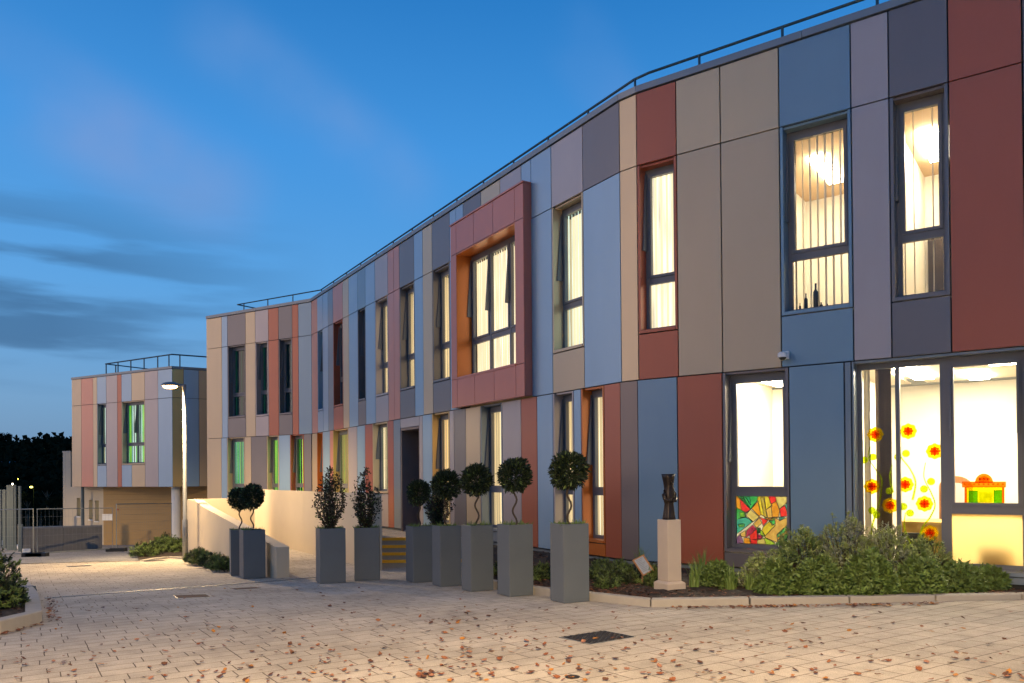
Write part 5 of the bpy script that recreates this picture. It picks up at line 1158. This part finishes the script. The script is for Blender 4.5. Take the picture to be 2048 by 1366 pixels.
FT = [(97, 875, 32, 240, 'big round crowned tree silhouetted on the skyline beside the left wing'), (-2, 864, 24, 235, 'dark tree cut by the left picture edge on the skyline'), (40, 893, 24, 238, 'lower tree on the skyline between the two tall ones'), (141, 883, 17, 236, 'tree partly hidden by the left wing on the skyline'),
      (66, 897, 16, 236, 'small tree filling the dip left of the big round tree'), (20, 903, 22, 215, 'dark tree below the skyline at the far left'), (85, 915, 26, 190, 'dark tree below the big round skyline tree'), (120, 925, 24, 180, 'dark hillside tree next to the pale wing wall'), (45, 940, 26, 165, 'dark hillside tree above the far white lamp'), (10, 950, 24, 150, 'dark hillside tree behind the tall board screen'),
      (95, 962, 26, 130, 'dark hillside tree right of the yellow far lamp'), (55, 985, 22, 112, 'dark tree just beneath the yellow far lamp'), (120, 990, 24, 105, 'dark tree behind the mesh fence near the wing'), (80, 1012, 26, 90, 'nearest dark tree behind the low concrete wall'), (20, 1000, 22, 100, 'dark tree showing between the boards at the left'), (125, 1020, 22, 84, 'dark bushy tree at the foot of the wing wall')]
protos = [far_tree(900+i, 1.0, 1.5, .35) for i in range(4)]
for i, (px, ty, hw, Y, lab) in enumerate(FT):
    o = protos[i] if i < 4 else copy_thing(protos[i % 4]); sc = F/Y; R = hw/sc
    r_ = ray(px, ty); p = r_*(Y/r_.y); H = R*1.7; o.scale = (R, R, R); o.location = (p.x, p.y, p.z+CZ-R*1.72); o.rotation_euler = (0, 0, i*.9); tag(o, lab, 'tree', 'far hillside trees')
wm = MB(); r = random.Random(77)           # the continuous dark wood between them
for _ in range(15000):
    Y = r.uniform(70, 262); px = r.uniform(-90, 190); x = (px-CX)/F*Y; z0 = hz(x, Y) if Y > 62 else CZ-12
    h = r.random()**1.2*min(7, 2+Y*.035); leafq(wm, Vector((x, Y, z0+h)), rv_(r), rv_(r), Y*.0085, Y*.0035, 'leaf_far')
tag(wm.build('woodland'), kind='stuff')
Y = 205; r_ = ray(4, 928)*(Y/ray(4, 928).y); hs = empty('far_house', (r_.x, Y, r_.z+CZ), 'far long low house with a roof edge coloured turquoise as reflected sky on the dark hillside', 'house')
mb = MB(); mb.box(-6, 2, 0, 4, -2.5, .1, 'concrete'); mb.build('wall', hs); mb = MB(); mb.box(-6.3, 2.3, -.3, 4.3, .1, .65, 'panel_blue'); mb.build('roof', hs)  # sky reflection on the roof given as its blue colour
for i in range(4): mb = MB(); mb.box(-5+i*1.8, -4+i*1.8, -.05, .0, -1.6, -.5, 'blind_fabric'); mb.build('window', hs)
for px, py, Y, mt_, lab, sz in ((25, 968, 110, 'far_lamp', 'small white far lamp above the tall board screen', .12), (62.5, 974, 100, 'far_lamp_yellow', 'yellow green far lamp glowing among the dark trees', .2), (36, 958, 130, 'far_lamp_yellow', 'tiny dim far lamp above the white one', .05)):
    p = ray(px, py)*(Y/ray(px, py).y); o = empty('far_street_lamp', (p.x, p.y, p.z+CZ), lab, 'street lamp', 'far lamps on the dark hillside')
    mb = MB(); mb.tube([(0, .5, -7), (0, .5, .12)], .045, 'leaf_far', 6); mb.build('pole', o); mb = MB(); loft(mb, [(0, 0, -.12, sz*.5, sz*.5), (0, 0, 0, sz, sz), (0, 0, .1, sz*.6, sz*.6)], mt_, 12, 2.); mb.build('lens', o)
    if sz > .1:
        ld = bpy.data.lights.new('far_lamp_light', 'POINT'); ld.energy = 500 if sz > .2 else 150; ld.color = (1, .8, .2); ld.shadow_soft_size = .3; lo_ = bpy.data.objects.new('far_lamp_light', ld); COL.objects.link(lo_); lo_.parent = o; lo_.location = (0, -.8, -.2)

# ================================================================== FALLEN LEAVES
r = random.Random(21); lms = []
for k in range(10):
    mb = MB(); L_ = 1.0; wv_ = r.uniform(.28, .42); curl = r.uniform(.1, .45); n = 6; mt_ = 'dry_leaf_%d' % (k % 5)
    kk = mb.mat(mt_)
    for j in range(n+1):
        t = j/n; w_ = wv_*math.sin(math.pi*min(1, t*.97+.03))**.8*(1+.18*math.sin(j*2.7+k)); z = curl*(t-.5)**2*1.6+r.uniform(0, .05)
        mb.v += [(-w_, t-.5, z+curl*.5*w_), (0, t-.5, z), (w_, t-.5, z+curl*.6*w_)]
    for j in range(n):
        for q_ in (0, 1): mb.f.append((3*j+q_, 3*j+q_+1, 3*j+q_+4, 3*j+q_+3)); mb.mi.append(kk)
    mb.tube([(0, -.5, .02), (.05, -.75, .05)], .018, mt_, 3, False)
    me = mb.build('leaf_proto'); lms.append(me.data); bpy.data.objects.remove(me)
pts = []
def addl(px, py, n=1): pts.append((px, py))
while len(pts) < 640:
    py = 1160+206*(r.random()**.55); px = r.uniform(-10, 2058)
    cx = 300+(py-1160)*3.2
    w_ = .25+.75*math.exp(-((px-(900+(py-1260)*1.5))/620)**2)
    if px < 420 and py < 1215: w_ *= .3
    if px > 1300 and py < 1216: continue
    if 940 < px and py < 1205 and px < 1310: continue
    if px < 100 and py < 1262: continue
    if r.random() < w_: addl(px, py)
for _ in range(210): px = r.uniform(1335, 1870)+r.gauss(0, 15); addl(px, 1216.5-(px-1300)*.0155+abs(r.gauss(0, 2.2)))
for _ in range(60): t = r.random(); addl(90+r.expovariate(.10)*1.0+6, 1195+50*t)
for _ in range(34): t = r.random(); addl(85*t, 1270-24*t+abs(r.gauss(0, 3)))
for cxp, cyp, n_ in ((850, 1352, 16), (875, 1245, 9), (925, 1243, 9), (1722, 1238, 5), (2020, 1352, 7), (1750, 1322, 6), (925, 1298, 5), (660, 1350, 5), (1130, 1358, 5)):
    for _ in range(n_): addl(cxp+r.gauss(0, 18), cyp+r.gauss(0, 3.5))
G3 = []
for px, py in pts:
    g = gp(px, py); ok = True
    G3.append(g)
G3.sort(key=lambda g: g.length)
rest = MB()
for i, g in enumerate(G3):
    sz = r.uniform(.026, .058); me = lms[r.randrange(10)]; rot = (r.gauss(0, .22), r.gauss(0, .22), r.uniform(0, 6.28))
    if i < 300:
        o = bpy.data.objects.new('fallen_leaf', me); COL.objects.link(o); o.location = (g.x, g.y, g.z+CZ+.010); o.rotation_euler = rot; o.scale = (sz, sz, sz)
        cn = ['red brown', 'tan brown', 'dark brown', 'amber', 'pale fawn'][int(me.materials[0].name[-1])]; pxx = project(g.x, g.y, g.z)[0]; zn = ['at the left', 'left of the middle', 'right of the middle', 'at the right'][max(0, min(3, int(pxx//512)))]
        tag(o, cn+' dry leaf lying loose on the near paving '+zn, 'leaf', cn+' fallen leaves '+zn)
    else:
        from mathutils import Euler
        M_ = Matrix.Translation((g.x, g.y, g.z+CZ+.012)) @ Euler(rot).to_matrix().to_4x4() @ Matrix.Scale(sz, 4); k = len(rest.v)
        rest.v += [tuple(M_ @ v.co) for v in me.vertices]; mi = rest.mat(me.materials[0].name)
        for p_ in me.polygons: rest.f.append(tuple(k+j for j in p_.vertices)); rest.mi.append(mi)
tag(rest.build('leaf_litter'), kind='stuff')
